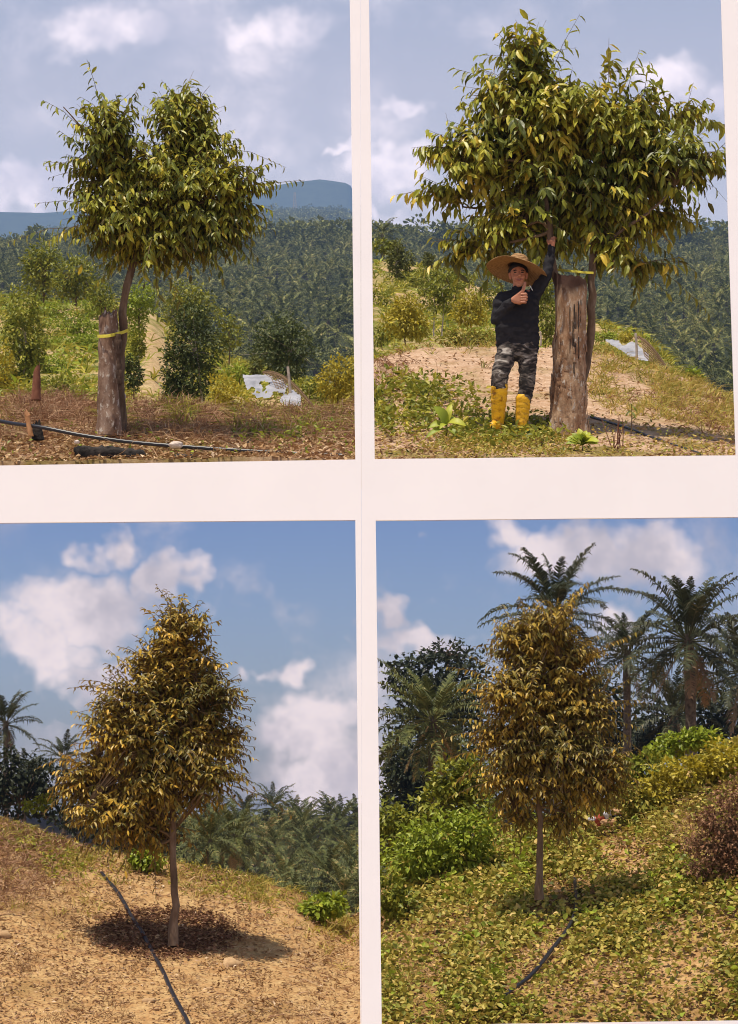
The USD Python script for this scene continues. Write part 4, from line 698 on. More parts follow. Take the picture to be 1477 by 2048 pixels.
# forest on the far hills
fprot = []
for k in range(4):
    pth = f'/World/Looks/plants/forest_kind_{k}'; xx = UsdGeom.Xform.Define(stage, pth).GetPrim(); xx.SetSpecifier(Sdf.SpecifierClass); rng = np.random.default_rng(300 + k); n = 190
    lobs = rng.normal(size=(5, 3)) * [2.0, 2.0, 1.0] + [0, 0, 4.0]; pk = rng.integers(0, 5, n); d = rdir(rng, n); p = lobs[pk] + d * np.array([2.4, 2.4, 1.9]) * (.8 + .25 * rng.random(n))[:, None]
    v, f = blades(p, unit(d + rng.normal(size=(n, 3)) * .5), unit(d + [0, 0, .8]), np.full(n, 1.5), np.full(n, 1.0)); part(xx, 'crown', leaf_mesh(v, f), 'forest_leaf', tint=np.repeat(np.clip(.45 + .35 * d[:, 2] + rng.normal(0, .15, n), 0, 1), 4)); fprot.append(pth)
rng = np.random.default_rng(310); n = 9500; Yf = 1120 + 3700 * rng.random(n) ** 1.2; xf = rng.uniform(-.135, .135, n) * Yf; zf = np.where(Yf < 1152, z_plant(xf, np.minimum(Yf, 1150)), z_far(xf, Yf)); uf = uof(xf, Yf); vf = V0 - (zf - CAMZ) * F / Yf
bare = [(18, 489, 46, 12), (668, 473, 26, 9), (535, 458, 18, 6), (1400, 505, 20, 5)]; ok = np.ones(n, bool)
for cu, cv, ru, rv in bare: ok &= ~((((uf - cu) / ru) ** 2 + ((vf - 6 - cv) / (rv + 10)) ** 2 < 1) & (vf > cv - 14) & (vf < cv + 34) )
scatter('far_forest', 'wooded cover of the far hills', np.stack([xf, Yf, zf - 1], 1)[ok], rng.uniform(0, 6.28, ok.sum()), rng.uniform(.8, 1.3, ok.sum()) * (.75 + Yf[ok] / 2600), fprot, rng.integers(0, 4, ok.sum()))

# ------------------------------------------------------------------ lower pair: forest and bushes behind the mounds
LOW = [
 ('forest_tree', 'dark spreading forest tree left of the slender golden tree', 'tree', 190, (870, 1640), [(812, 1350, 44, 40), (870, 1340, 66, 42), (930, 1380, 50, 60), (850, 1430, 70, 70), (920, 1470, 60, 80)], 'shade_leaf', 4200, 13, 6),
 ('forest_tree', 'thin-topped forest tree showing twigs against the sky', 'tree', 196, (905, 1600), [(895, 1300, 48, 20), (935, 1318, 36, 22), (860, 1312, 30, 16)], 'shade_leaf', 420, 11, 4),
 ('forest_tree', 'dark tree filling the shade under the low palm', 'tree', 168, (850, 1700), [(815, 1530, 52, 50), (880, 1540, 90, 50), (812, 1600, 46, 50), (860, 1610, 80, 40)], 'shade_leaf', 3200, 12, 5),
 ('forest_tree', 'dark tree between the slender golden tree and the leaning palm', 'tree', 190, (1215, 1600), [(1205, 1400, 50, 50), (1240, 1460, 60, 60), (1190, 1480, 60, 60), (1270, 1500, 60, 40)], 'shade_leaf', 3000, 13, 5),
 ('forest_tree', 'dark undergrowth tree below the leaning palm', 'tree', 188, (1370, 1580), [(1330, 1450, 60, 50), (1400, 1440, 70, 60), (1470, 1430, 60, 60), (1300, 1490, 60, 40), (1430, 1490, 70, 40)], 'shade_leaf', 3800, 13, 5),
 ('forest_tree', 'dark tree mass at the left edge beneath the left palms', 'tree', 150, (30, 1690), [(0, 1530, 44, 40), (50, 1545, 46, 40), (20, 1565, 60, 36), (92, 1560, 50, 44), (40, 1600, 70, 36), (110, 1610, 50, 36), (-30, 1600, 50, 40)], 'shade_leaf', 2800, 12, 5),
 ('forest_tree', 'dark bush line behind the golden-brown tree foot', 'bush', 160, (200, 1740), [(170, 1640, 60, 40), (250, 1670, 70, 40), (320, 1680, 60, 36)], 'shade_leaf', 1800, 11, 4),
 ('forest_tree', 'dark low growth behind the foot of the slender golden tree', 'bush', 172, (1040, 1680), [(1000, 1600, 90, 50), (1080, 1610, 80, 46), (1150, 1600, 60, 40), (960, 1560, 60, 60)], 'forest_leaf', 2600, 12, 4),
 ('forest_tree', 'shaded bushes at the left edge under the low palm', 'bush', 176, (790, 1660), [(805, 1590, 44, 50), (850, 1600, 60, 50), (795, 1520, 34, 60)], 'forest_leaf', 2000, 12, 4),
 ('leafy_bush', 'small bright lime bush in front of the dark left trees', 'bush', 60, (95, 1640), [(92, 1597, 20, 8), (70, 1612, 26, 10)], 'bright_leaf', 300, 9, 1),
 ('leafy_bush', 'bright green bush behind the golden-brown trunk', 'bush', 24.4, (300, 1745), [(296, 1722, 36, 18), (280, 1712, 20, 14)], 'bright_leaf', 520, 14, 1),
 ('leafy_bush', 'bright green bush at the right end of the sandy mound', 'bush', 23.4, (650, 1850), [(640, 1815, 40, 26), (668, 1808, 26, 24), (620, 1830, 30, 16)], 'bright_leaf', 700, 15, 1),
 ('leafy_bush', 'tall dark-green bush left of the slender golden tree', 'bush', 25.2, (910, 1680), [(900, 1560, 44, 40), (940, 1560, 36, 50), (880, 1610, 56, 44), (950, 1620, 46, 40)], 'bush_leaf', 2300, 14, 1.5),
 ('leafy_bush', 'mid-green bush at the left edge of the lower right picture', 'bush', 25.0, (790, 1720), [(785, 1640, 44, 34), (775, 1690, 44, 40), (820, 1670, 40, 36)], 'bush_leaf', 1500, 14, 1.5),
 ('leafy_bush', 'vivid lime-green bush mass below the tall dark-green bush', 'bush', 24.3, (900, 1760), [(880, 1680, 80, 46), (950, 1660, 46, 44), (830, 1720, 66, 44), (920, 1715, 60, 36)], 'bright_leaf', 3000, 14, 1.5),
 ('leafy_bush', 'darker green bush below the lime-green mass at the left edge', 'bush', 23.0, (790, 1850), [(775, 1790, 36, 40), (800, 1810, 40, 30)], 'bush_leaf', 900, 14, 1.5),
 ('leafy_bush', 'green bush on the skyline under the leaning palm', 'bush', 25.6, (1390, 1520), [(1370, 1482, 44, 18), (1410, 1478, 36, 18), (1330, 1500, 40, 20)], 'bright_leaf', 1000, 14, 1.2),
 ('leafy_bush', 'dark green bush on the slope right of the slender golden tree', 'bush', 25.4, (1300, 1580), [(1295, 1535, 50, 26), (1250, 1560, 44, 24)], 'bush_leaf', 1000, 14, 1.2),
 ('leafy_bush', 'yellow-green shrub bank on the right slope above the brown bush', 'bush', 24.9, (1400, 1590), [(1380, 1545, 70, 34), (1450, 1520, 50, 36), (1320, 1580, 60, 30)], 'yellow_leaf', 2000, 13, 1.2),
 ('leafy_bush', 'low olive shrub beside the red and blue bundle', 'bush', 24.6, (1290, 1640), [(1280, 1605, 50, 22), (1250, 1590, 36, 18), (1190, 1610, 30, 14)], 'cover_leaf', 900, 12, 1.2),
 ('dead_bush', 'dead brown bush at the right edge of the lower right picture', 'bush', 23.6, (1440, 1770), [(1468, 1590, 40, 40), (1445, 1640, 46, 34), (1475, 1690, 50, 60), (1430, 1695, 40, 40), (1400, 1735, 34, 24), (1385, 1690, 26, 20), (1470, 1740, 50, 36), (1410, 1640, 24, 22)], 'dead_leaf', 3400, 9, 2),
]
for k, (nm, lb, ct, Y, b, lo, mt, n, lp_, tr) in enumerate(LOW):
    if Y < 30: Y = Y_at(z_low, b[0], b[1], 20.0, 25.6)
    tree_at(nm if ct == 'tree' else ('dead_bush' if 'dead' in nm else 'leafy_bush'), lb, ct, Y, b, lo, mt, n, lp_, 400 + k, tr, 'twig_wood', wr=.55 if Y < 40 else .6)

# ------------------------------------------------------------------ ground cover
def spots(rng, zf, n, xr, yr, dens):
    x = rng.uniform(*xr, n); y = rng.uniform(*yr, n); u = uof(x, y); z = zf(x, y); v = V0 - (z - CAMZ) * F / y; k = rng.random(n) < dens(u, v, x, y); return np.stack([x, y, z], 1)[k], u[k], v[k]
def litter(name, label, zf, n, xr, yr, dens, L, mat, seed, lift=.012, flat=.35, wr=.5, tmean=.5, eight=False, curl=.3):
    rng = np.random.default_rng(seed); p, u, v = spots(rng, zf, n, xr, yr, dens); m = len(p); p[:, 2] += rng.random(m) * lift; d = unit(np.stack([rng.normal(size=m), rng.normal(size=m), rng.normal(size=m) * flat], 1)); nm = unit(rng.normal(size=(m, 3)) * flat + [0, 0, 1.]); l = L * rng.uniform(.5, 1.4, m)
    vv, f = leaves(p, d, nm, l, l * wr, rng.uniform(-.2, curl, m)) if eight else blades(p, d, nm, l, l * wr); tn = np.clip(rng.normal(tmean, .22, m), 0, 1)
    tag(part(None, name, leaf_mesh(vv, f), mat, tint=np.repeat(tn, vv.shape[1])), label, None, None, 'stuff')
def grass(name, label, zf, n, xr, yr, dens, Hh, mat, seed, r=.003, lean=.6, tmean=.5, tuft=7, curl=.5):
    rng = np.random.default_rng(seed); p, u, v = spots(rng, zf, n, xr, yr, dens); p = np.repeat(p, tuft, 0) + rng.normal(size=(len(p) * tuft, 3)) * [.03, .03, 0]; m = len(p); h = Hh * rng.uniform(.4, 1.3, m)
    d = unit(np.stack([rng.normal(size=m) * lean, rng.normal(size=m) * lean, np.ones(m)], 1)); m1 = p + d * h[:, None] * .6; e = p + d * h[:, None] + np.stack([d[:, 0], d[:, 1], -np.full(m, .5)], 1) * (h * curl)[:, None]
    s = unit(np.cross(d, rdir(rng, m))) * r; V = np.stack([p - s, p + s, m1 + s * .8, m1 - s * .8, e], 1); f = np.array([[0, 1, 2], [0, 2, 3], [3, 2, 4]]); tn = np.clip(rng.normal(tmean, .22, m), 0, 1)
    tag(part(None, name, leaf_mesh(V, f), mat, tint=np.repeat(tn, 5)), label, None, None, 'stuff')
def nz(u, v, s, seed): return meshkit.fbm(np.stack([u / s, v / s, 0 * u + seed], -1), 3, seed)
bump_ = lambda u, v, cu, cv, ru, rv: np.clip(1.3 - ((u - cu) / ru) ** 2 - ((v - cv) / rv) ** 2, 0, 1)
KX, KY = (-5.0, -.05), (26.5, 31.6)
litter('leaf_litter', 'dry leaf litter strewn over the left hilltop', z_knoll, 17780, KX, KY, lambda u, v, x, y: .35 + .65 * (v > 868), .062, 'dry_litter', 501, lift=.03, tmean=.62)
litter('leaf_litter', 'fine woody litter over the left hilltop', z_knoll, 11430, KX, KY, lambda u, v, x, y: .5 + 0 * u, .05, 'dry_brown', 502, lift=.03, wr=.2)
grass('dry_vines', 'tangled dry brown vines around the left stump', z_knoll, 4572, KX, (27.3, 31.6), lambda u, v, x, y: np.clip(1.6 * (nz(u, v, 60, 3) - .33), .12, 1) * (v < 885) * (1 - bump_(u, v, 550, 872, 75, 26)), .15, 'dry_brown', 503, r=.0035, lean=1.2, tmean=.62, tuft=9)
grass('tall_weeds', 'tall dry weeds and vines heaped along the crest of the left hilltop', z_knoll, 1143, KX, (29.3, 31.6), lambda u, v, x, y: np.clip(4.0 * (nz(u, v * 0 + 7, 70, 58) - .42), 0, 1), .27, 'dry_brown', 508, r=.0035, lean=.9, tmean=.7, tuft=10)
grass('tall_green_weeds', 'green and yellow weeds along the crest right of the left stump', z_knoll, 800, (-2.6, -.05), (29.3, 31.6), lambda u, v, x, y: np.clip(4.0 * (nz(u, v * 0 + 3, 60, 59) - .42), 0, 1) * (1 - .85 * bump_(u, v, 545, 820, 80, 60).clip(0, 1)), .24, 'bush_leaf', 509, r=.005, lean=.8, tmean=.6, tuft=9)
grass('dry_grass', 'straw-coloured dry stems on the left hilltop', z_knoll, 1905, KX, (28.0, 31.8), lambda u, v, x, y: np.clip(2.2 * (nz(u, v, 50, 8) - .4), .05, 1), .22, 'dry_litter', 504, r=.003, lean=.8, tmean=.6, tuft=6)
litter('green_weeds', 'green weeds on the left hilltop near the hose', z_knoll, 11430, KX, KY, lambda u, v, x, y: np.maximum(bump_(u, v, 545, 872, 85, 22), .45 * bump_(u, v, 660, 850, 60, 40)) + .04, .05, 'bright_leaf', 505, lift=.10, flat=.6, tmean=.4)
grass('green_grass', 'green grass tufts at the foot of the left stump', z_knoll, 889, KX, KY, lambda u, v, x, y: np.maximum(bump_(u, v, 262, 862, 22, 18), .7 * bump_(u, v, 30, 830, 60, 20)), .14, 'bush_leaf', 506, lean=.5, tuft=8)
RX, RY = (.05, 5.2), (26.5, 34.6)
leftg = lambda u, v: np.clip(1.25 - ((u - 770) / 200) ** 2 - ((v - 815) / 62) ** 2, 0, 1) + np.clip(1.1 - ((u - 1010) / 130) ** 2 - ((v - 872) / 32) ** 2, 0, 1)
litter('leaf_litter', 'dry leaves scattered over the right hilltop', z_knoll, 16510, RX, RY, lambda u, v, x, y: .18 + .8 * ((v > 862) & (u < 960)) + .4 * (u > 1330), .05, 'dry_litter', 511, lift=.025, tmean=.6)
litter('leafy_weeds', 'low green weeds round the yellow boots and to their left', z_knoll, 46000, RX, RY, lambda u, v, x, y: leftg(u, v) * np.clip(3.6 * (nz(u, v, 40, 4) - .22), .15, 1), .062, 'bush_leaf', 512, lift=.13, flat=.6, wr=.55, tmean=.5, eight=True)
litter('pale_weeds', 'yellowish small-leaved weeds at the front of the right hilltop', z_knoll, 20320, RX, (26.7, 29.4), lambda u, v, x, y: np.clip(1.2 - ((u - 1010) / 170) ** 2 - ((v - 892) / 34) ** 2, 0, 1) * .9 + .12, .045, 'cover_leaf', 513, lift=.08, flat=.6, tmean=.6)
slopeg = lambda u, v: (u > 1178) * np.clip(2.6 * (nz(u, v, 55, 6) - .30), .05, 1) * np.clip((ip(u, [1180, 1330, 1477], [830, 850, 890]) - v) / 40, 0, 1)
grass('slope_grass', 'yellowing grass over the slope right of the thick stump', z_knoll, 4318, RX, (28.5, 34.6), lambda u, v, x, y: slopeg(u, v) + .25 * (v < 712) * (u < 1100) , .14, 'cover_leaf', 514, r=.0045, lean=.9, tmean=.62, tuft=8)
grass('dry_vines', 'dry brown vines at the right edge and left edge of the right hilltop', z_knoll, 2413, RX, (27.4, 34), lambda u, v, x, y: np.maximum(bump_(u, v, 1440, 830, 80, 36), bump_(u, v, 780, 730, 50, 32)) + .6 * bump_(u, v, 1330, 800, 120, 20), .10, 'dry_brown', 515, r=.004, lean=1.3, tmean=.6, tuft=8)
grass('green_tufts', 'separate grass tufts on the pink bare path', z_knoll, 533, RX, (29.5, 34.6), lambda u, v, x, y: np.maximum.reduce([bump_(u, v, 862, 690, 34, 12), bump_(u, v, 960, 736, 22, 6), bump_(u, v, 930, 700, 40, 10), .8 * bump_(u, v, 960, 690, 60, 10)]), .15, 'cover_leaf', 516, r=.005, lean=.6, tuft=9, tmean=.35)
def sticks(name, label, zf, n, xr, yr, dens, L, seed, mat='dry_brown'):
    rng = np.random.default_rng(seed); p, u, v = spots(rng, zf, n, xr, yr, dens); m = len(p); a = rng.uniform(0, 6.28, m); l = L * rng.uniform(.4, 1.4, m); e = p + np.stack([np.cos(a) * l, np.sin(a) * l, rng.uniform(-.02, .45, m) * l], 1); q = (p + e) / 2 + rng.normal(size=(m, 3)) * (l * .12)[:, None] + [0, 0, .02]
    vv, f = strands(p + [0, 0, .01], q, e, rng.uniform(.002, .0055, m)); tag(part(None, name, (vv, f), mat, tint=np.repeat(np.clip(rng.normal(.8, .25, m), 0, 1), 9)), label, None, None, 'stuff')
sticks('dead_sticks', 'dead sticks and vine stems tangled over the left hilltop', z_knoll, 1905, KX, (26.7, 31.4), lambda u, v, x, y: np.clip(2.4 * (nz(u, v, 70, 56) - .33), .1, 1), .26, 507)
sticks('dead_sticks', 'dead sticks scattered over the right hilltop', z_knoll, 533, RX, (26.7, 33), lambda u, v, x, y: .4 + .6 * (u > 1250), .2, 517)
sticks('dead_sticks', 'small sticks lying on the sandy mound', z_low, 500, (-3.2, 0), (20, 24), lambda u, v, x, y: .5 + 0 * u, .10, 539)
def clods(name, label, zf, n, xr, yr, dens, R, seed, mat):
    rng = np.random.default_rng(seed); p, u, v = spots(rng, zf, n, xr, yr, dens); m = len(p); ic = trimesh.creation.icosphere(1, 1.0); q = np.array(ic.vertices); r = R * rng.lognormal(-.4, .6, m)
    w = q[None] * (1 + .25 * rng.normal(size=(m, len(q), 1))) * r[:, None, None] * np.array([1.2, 1.0, .7]) + p[:, None]; f = np.array(ic.faces)[None] + (np.arange(m) * len(q))[:, None, None]
    tag(part(None, name, (w.reshape(-1, 3), f.reshape(-1, 3)), mat, smooth=True), label, None, None, 'stuff')
m_noise('soil_clod', [(.3, (.30, .18, .09)), (.7, (.52, .35, .19))], scale=14, rough=.95, bump=.5)
clods('soil_clods', 'small soil clods on the sandy mound', z_low, 2600, (-3.2, 0), (19.9, 24), lambda u, v, x, y: np.clip(3 * (nz(u, v, 60, 63) - .35), .05, 1), .010, 551, 'soil_clod')
clods('soil_clods', 'small soil clods between the creepers', z_low, 1400, (.05, 3.3), (19.9, 25), lambda u, v, x, y: .6 + 0 * u, .011, 552, 'soil_clod')
clods('soil_clods', 'small soil clods on the right hilltop', z_knoll, 1905, RX, (26.6, 34), lambda u, v, x, y: np.clip(3 * (nz(u, v, 60, 64) - .35), .05, 1), .012, 553, 'soil_clod')
TR2 = [('hillside_tree', 'thin olive tree in the gap between dark tree and smoky tree', 'tree', 88, (458, 740), [(450, 640, 20, 24), (462, 670, 28, 28), (440, 690, 22, 24)], 'bush_leaf', 800, 8, 1.6, 'twig_wood'),
 ('hillside_bush', 'yellow-green thicket under the smoky dark tree', 'bush', 56, (620, 800), [(615, 772, 34, 18), (645, 785, 28, 20)], 'bush_leaf', 700, 8, 1.2, 'twig_wood'),
 ('hillside_tree', 'pale green young tree between the golden-olive tree and the stump', 'tree', 90, (205, 640), [(200, 585, 24, 26), (212, 605, 26, 22)], 'bush_leaf', 700, 8, 1.6, 'twig_wood'),
 ('hillside_bush', 'yellow weeds beside the sandy path foot', 'bush', 52, (232, 800), [(225, 775, 26, 16), (245, 785, 20, 16)], 'yellow_leaf', 420, 8, 1, 'twig_wood'),
 ('hillside_bush', 'green shrub at the foot of the shaggy tree', 'bush', 58, (120, 800), [(110, 770, 34, 18), (140, 782, 26, 16)], 'bush_leaf', 700, 8, 1, 'twig_wood'),
 ('hillside_bush', 'beige-green scrub behind the person at waist height', 'bush', 46, (945, 715), [(930, 672, 40, 16), (965, 680, 34, 16), (900, 680, 24, 12)], 'cover_leaf', 800, 9, 1, 'twig_wood'),
 ('hillside_bush', 'low green scrub left of the large yellow bush', 'bush', 64, (765, 700), [(760, 672, 26, 16), (775, 660, 20, 16)], 'bush_leaf', 420, 8, 1, 'twig_wood')]
for k, (nm, lb, ct, Y, b, lo, mt, n, lp_, tr, bk) in enumerate(TR2): tree_at(nm, lb, ct, Y, b, lo, mt, n, lp_, 260 + k, tr, bk)
# slope beyond the hilltops
grass('slope_scrub', 'scrubby grass and weeds over the terraced slope', z_mid, 16000, (-17, 17), (49, 113), lambda u, v, x, y: np.clip(2.4 * (nz(u, v, 42, 12) - .33), .04, 1) * (1 - .9 * np.exp(-((u - ip(v, [640, 700, 760, 830], [290, 325, 300, 275])) / 30) ** 2)), .42, 'bush_leaf', 521, r=.02, lean=1.0, tmean=.62, tuft=6)
litter('slope_leaves', 'leafy creepers over the terraced slope', z_mid, 16000, (-17, 17), (49, 113), lambda u, v, x, y: np.clip(3.0 * (nz(u, v, 60, 14) - .42), 0, 1) * (1 - .95 * np.exp(-((u - ip(v, [640, 700, 760, 830], [290, 325, 300, 275])) / 34) ** 2)), .22, 'bright_leaf', 522, lift=.30, flat=.6, tmean=.35)
# lower left mound
LX, LY = (-4.2, .0), (19.9, 24.6)
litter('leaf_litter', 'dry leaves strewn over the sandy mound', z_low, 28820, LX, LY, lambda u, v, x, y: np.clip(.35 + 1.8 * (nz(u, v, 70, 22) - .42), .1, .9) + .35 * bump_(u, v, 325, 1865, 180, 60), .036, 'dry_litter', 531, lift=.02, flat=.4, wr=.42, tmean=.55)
litter('leaf_litter', 'red-brown mulch darkened with the tree shade, round the foot of the golden-brown tree', z_low, 30000, (-2.2, -.5), (20.4, 23.4), lambda u, v, x, y: np.clip(1.6 - 1.6 * (((u - 330) / 165) ** 2 + ((v - 1868) / 58) ** 2), 0, 1), .04, 'dry_brown', 537, lift=.02, wr=.4, tmean=.26)  # real mulch, coloured darker over the ellipse where the tree shadow falls
litter('leaf_litter', 'brown scraps over the sandy mound', z_low, 15720, LX, LY, lambda u, v, x, y: np.clip(.15 + 2.2 * (nz(u, v, 60, 25) - .45), .05, .9) + .5 * (u < 230), .034, 'dry_brown', 532, lift=.016, wr=.3, tmean=.66)
grass('dry_grass', 'dry straw and stubble on the sandy mound', z_low, 7860, LX, LY, lambda u, v, x, y: np.clip(1.5 * (nz(u, v, 60, 27) - .4), .03, 1) * (.5 + .5 * (u < 260)) + .6 * bump_(u, v, 0, 1690, 120, 60), .066, 'dry_litter', 533, r=.0022, lean=1.2, tmean=.45, tuft=6)
grass('dry_weeds', 'brown dead weeds on the left shoulder of the sandy mound', z_low, 2600, (-3.2, -.9), (21.4, 24.6), lambda u, v, x, y: np.clip(1.3 - ((u + 10) / 190) ** 2 - ((v - 1720) / 100) ** 2, 0, 1) * np.clip(3 * (nz(u, v, 40, 37) - .25), 0, 1), .085, 'dry_brown', 536, r=.0028, lean=1.1, tmean=.7, tuft=9)
grass('dry_tufts', 'straw grass clumps at the right and left sides of the sandy mound', z_low, 1179, LX, LY, lambda u, v, x, y: np.maximum(bump_(u, v, 660, 1870, 70, 70), .6 * bump_(u, v, 110, 1780, 130, 90)) * np.clip(4 * (nz(u, v, 26, 52) - .40), 0, 1), .11, 'cover_leaf', 538, r=.003, lean=.8, tmean=.68, tuft=10)
ridgeg = lambda u, v: np.clip(1 - np.abs(v - (ip(u, LC_U, LC_V) + 22)) / 44, 0, 1) * ip(u, [0, 60, 330, 360, 480, 720], [.5, .8, .5, .8, 1, 1])
grass('ridge_grass', 'yellow-green grass along the ridge of the sandy mound', z_low, 4716, LX, (22.6, 24.6), lambda u, v, x, y: ridgeg(u, v) * np.clip(2.5 * (nz(u, v, 40, 30) - .3), .15, 1), .085, 'cover_leaf', 534, r=.0032, lean=.7, tmean=.58, tuft=8)
litter('green_weeds', 'sparse green weeds on the ridge of the sandy mound', z_low, 18340, LX, (21.6, 24.6), lambda u, v, x, y: ridgeg(u, v) * .8 * np.clip(3 * (nz(u, v, 30, 33) - .42), 0, 1) + .9 * bump_(u, v, 130, 1735, 70, 30) + .6 * bump_(u, v, 60, 1680, 80, 30) + .3 * bump_(u, v, 700, 2005, 22, 24), .040, 'bush_leaf', 535, lift=.05, flat=.6, tmean=.6)
# lower right mound
MX, MY = (.05, 4.3), (19.9, 25.2)
path = lambda u, v: np.exp(-(((u - ip(v, [1620, 1660, 1720, 1760], [1185, 1200, 1235, 1250])) / 50) ** 2)) * (v < 1740) * (v > 1615)
hoseclear = lambda u, v: 1 - .92 * np.exp(-((u - ip(v, [1880, 1945, 1995, 2030], [1130, 1080, 1022, 1005])) / 15) ** 2) * ((v > 1875) & (v < 2000))
dcov = lambda u, v: np.clip(4.2 * (nz(u, v, 85, 41) - .37), .07, 1) * (1 - .85 * path(u, v)) * (1 - .6 * bump_(u, v, 900, 1830, 150, 26)) * (1 - .5 * bump_(u, v, 1330, 1880, 90, 40))
grass('dry_weeds', 'tangled dead brown weeds round the dead bush on the right bank', z_low, 1500, (1.5, 4.3), (20.6, 24.9), lambda u, v, x, y: np.clip(1.3 - ((u - 1440) / 110) ** 2 - ((v - 1680) / 110) ** 2, 0, 1), .15, 'dead_leaf', 546, r=.003, lean=.9, tmean=.6, tuft=9)
grass('slope_grass', 'yellow grass on the right slope above the path', z_low, 1500, (1.4, 4.3), (22.5, 25.0), lambda u, v, x, y: np.clip(1.3 - ((u - 1330) / 130) ** 2 - ((v - 1610) / 70) ** 2, 0, 1), .12, 'cover_leaf', 547, r=.004, lean=.8, tmean=.62, tuft=8)
litter('creeping_leaves', 'green creeping leaves covering the shaded mound', z_low, 104800, MX, MY, lambda u, v, x, y: np.clip(dcov(u, v) * .85 + .05, 0, 1) * hoseclear(u, v), .042, 'cover_leaf', 541, lift=.09, flat=.55, wr=.75, tmean=.52, eight=True)
litter('creeping_leaves', 'fresh bright creeper leaves among the green cover', z_low, 26200, MX, MY, lambda u, v, x, y: hoseclear(u, v) * dcov(u, v) * np.clip(3 * (nz(u, v, 45, 44) - .45), 0, 1) * .9, .050, 'bright_leaf', 542, lift=.11, flat=.55, wr=.75, tmean=.45, eight=True)
litter('shadow_creepers', 'creeper patches coloured darker as cast shade of the slender golden tree', z_low, 11790, MX, MY, lambda u, v, x, y: bump_(u, v, 1260, 1840, 190, 70) * np.clip(3 * (nz(u, v, 50, 46) - .33), .1, 1), .046, 'bush_leaf', 543, lift=.06, flat=.55, wr=.75, tmean=.3, eight=True)  # darker leaves laid out as the cast shadow of the slender tree
litter('leaf_litter', 'dry brown leaves between the creepers', z_low, 39300, MX, MY, lambda u, v, x, y: .30 + .5 * np.clip(4 * (nz(u, v, 70, 48) - .42), 0, 1), .04, 'dry_litter', 544, lift=.02, wr=.42, tmean=.55)
grass('dry_grass', 'grass blades sticking out of the creepers', z_low, 2227, MX, MY, lambda u, v, x, y: .3 + .5 * bump_(u, v, 860, 1960, 130, 70), .10, 'cover_leaf', 545, r=.003, lean=.8, tmean=.6, tuft=5)

# ------------------------------------------------------------------ single small plants
def sapling(label, base, Y, lvs, mat, stem_r=.006, wd=.42, stem_mat='twig_wood', name='sapling'):
    "lvs: (tip u, tip v, root v, dy, tint, width factor) for each large leaf"
    t = thing(name, label, 'plant'); b = P(*base, Y); top = P(base[0] + 1, min(l[2] for l in lvs), Y); part(t, 'stem', tube(spline([b, (b + top) / 2 + [.004, 0, 0], top], 8), np.linspace(stem_r, stem_r * .6, 8), 7), stem_mat, smooth=True)
    for (tu, tv, rv, dy, tn, w) in lvs:
        r = P(base[0] + .5, rv, Y); e = P(tu, tv, Y + dy); d = e - r; L = np.linalg.norm(d); k = 7; q = np.linspace(0, 1, k); sd = unit(np.cross(d, [0, -.75, .65])); nm = unit(np.cross(sd, d)); wv = L * wd * w * .5 * np.sin(np.pi * np.clip(q * .9 + .06, 0, 1)) ** .8; wv[-1] = .002
        mid = r + d * q[:, None] + nm * (np.sin(q * np.pi) * .16 * L)[:, None]; V = np.vstack([mid - sd * wv[:, None] + nm * (wv * .35)[:, None], mid, mid + sd * wv[:, None] + nm * (wv * .35)[:, None]]); f = []
        for i in range(k - 1):
            for a in (0, k): f += [[a + i, a + k + i, a + k + i + 1], [a + i, a + k + i + 1, a + i + 1]]
        part(t, 'leaf', (V, np.array(f)), mat, smooth=True, tint=np.full(len(V), tn))
    return t
sapling('broad-leaved bright green sapling in the litter left of the boots', (893, 872), 27.9, [(868, 812, 852, -.05, .4, 1.2), (903, 808, 850, .05, .9, .75), (858, 856, 850, -.06, .6, 1.1), (933, 852, 846, -.08, .85, 1.0), (912, 836, 848, .1, .55, .9), (852, 876, 858, -.1, .45, .6), (915, 872, 856, -.12, .3, .9), (880, 858, 850, -.14, .7, .8)], 'bright_leaf')
sapling('small leafy stem standing alone right of the thick stump', (1263, 868), 28.6, [(1252, 832, 822, -.03, .1, .6), (1276, 826, 812, -.02, .35, .55), (1256, 812, 808, .03, .2, .5), (1272, 838, 824, -.05, .2, .6), (1262, 806, 815, 0, .5, .5)], 'bush_leaf')
rng = np.random.default_rng(61)
sapling('low bright green plant at the foot of the thick stump', (1165, 902), 27.3, [(1165 + 34 * math.cos(a), 884 - 20 * math.sin(a) + rng.normal() * 3, 890, rng.normal() * .08, rng.uniform(.3, .9), 1.0) for a in np.linspace(-.3, 3.4, 17)] + [(1165 + 20 * math.cos(a), 878 - 12 * math.sin(a), 886, -.08 + rng.normal() * .04, rng.uniform(.4, .95), 1.0) for a in np.linspace(0, 3.1, 9)], 'bright_leaf')
t = thing('bare_twigs', 'bare reddish twigs standing right of the bright plant', 'plant')
for k in range(9):
    u0 = 1238 + rng.normal() * 8; b = P(u0, 895 + rng.normal() * 4, 27.5); e = P(u0 + rng.normal() * 10, 835 + rng.uniform(-8, 28), 27.5 + rng.normal() * .05); part(t, 'stem', tube(spline([b, (b + e) / 2 + rng.normal(size=3) * .008, e], 7), np.linspace(.006, .0025, 7), 5), 'red_wood', smooth=True)
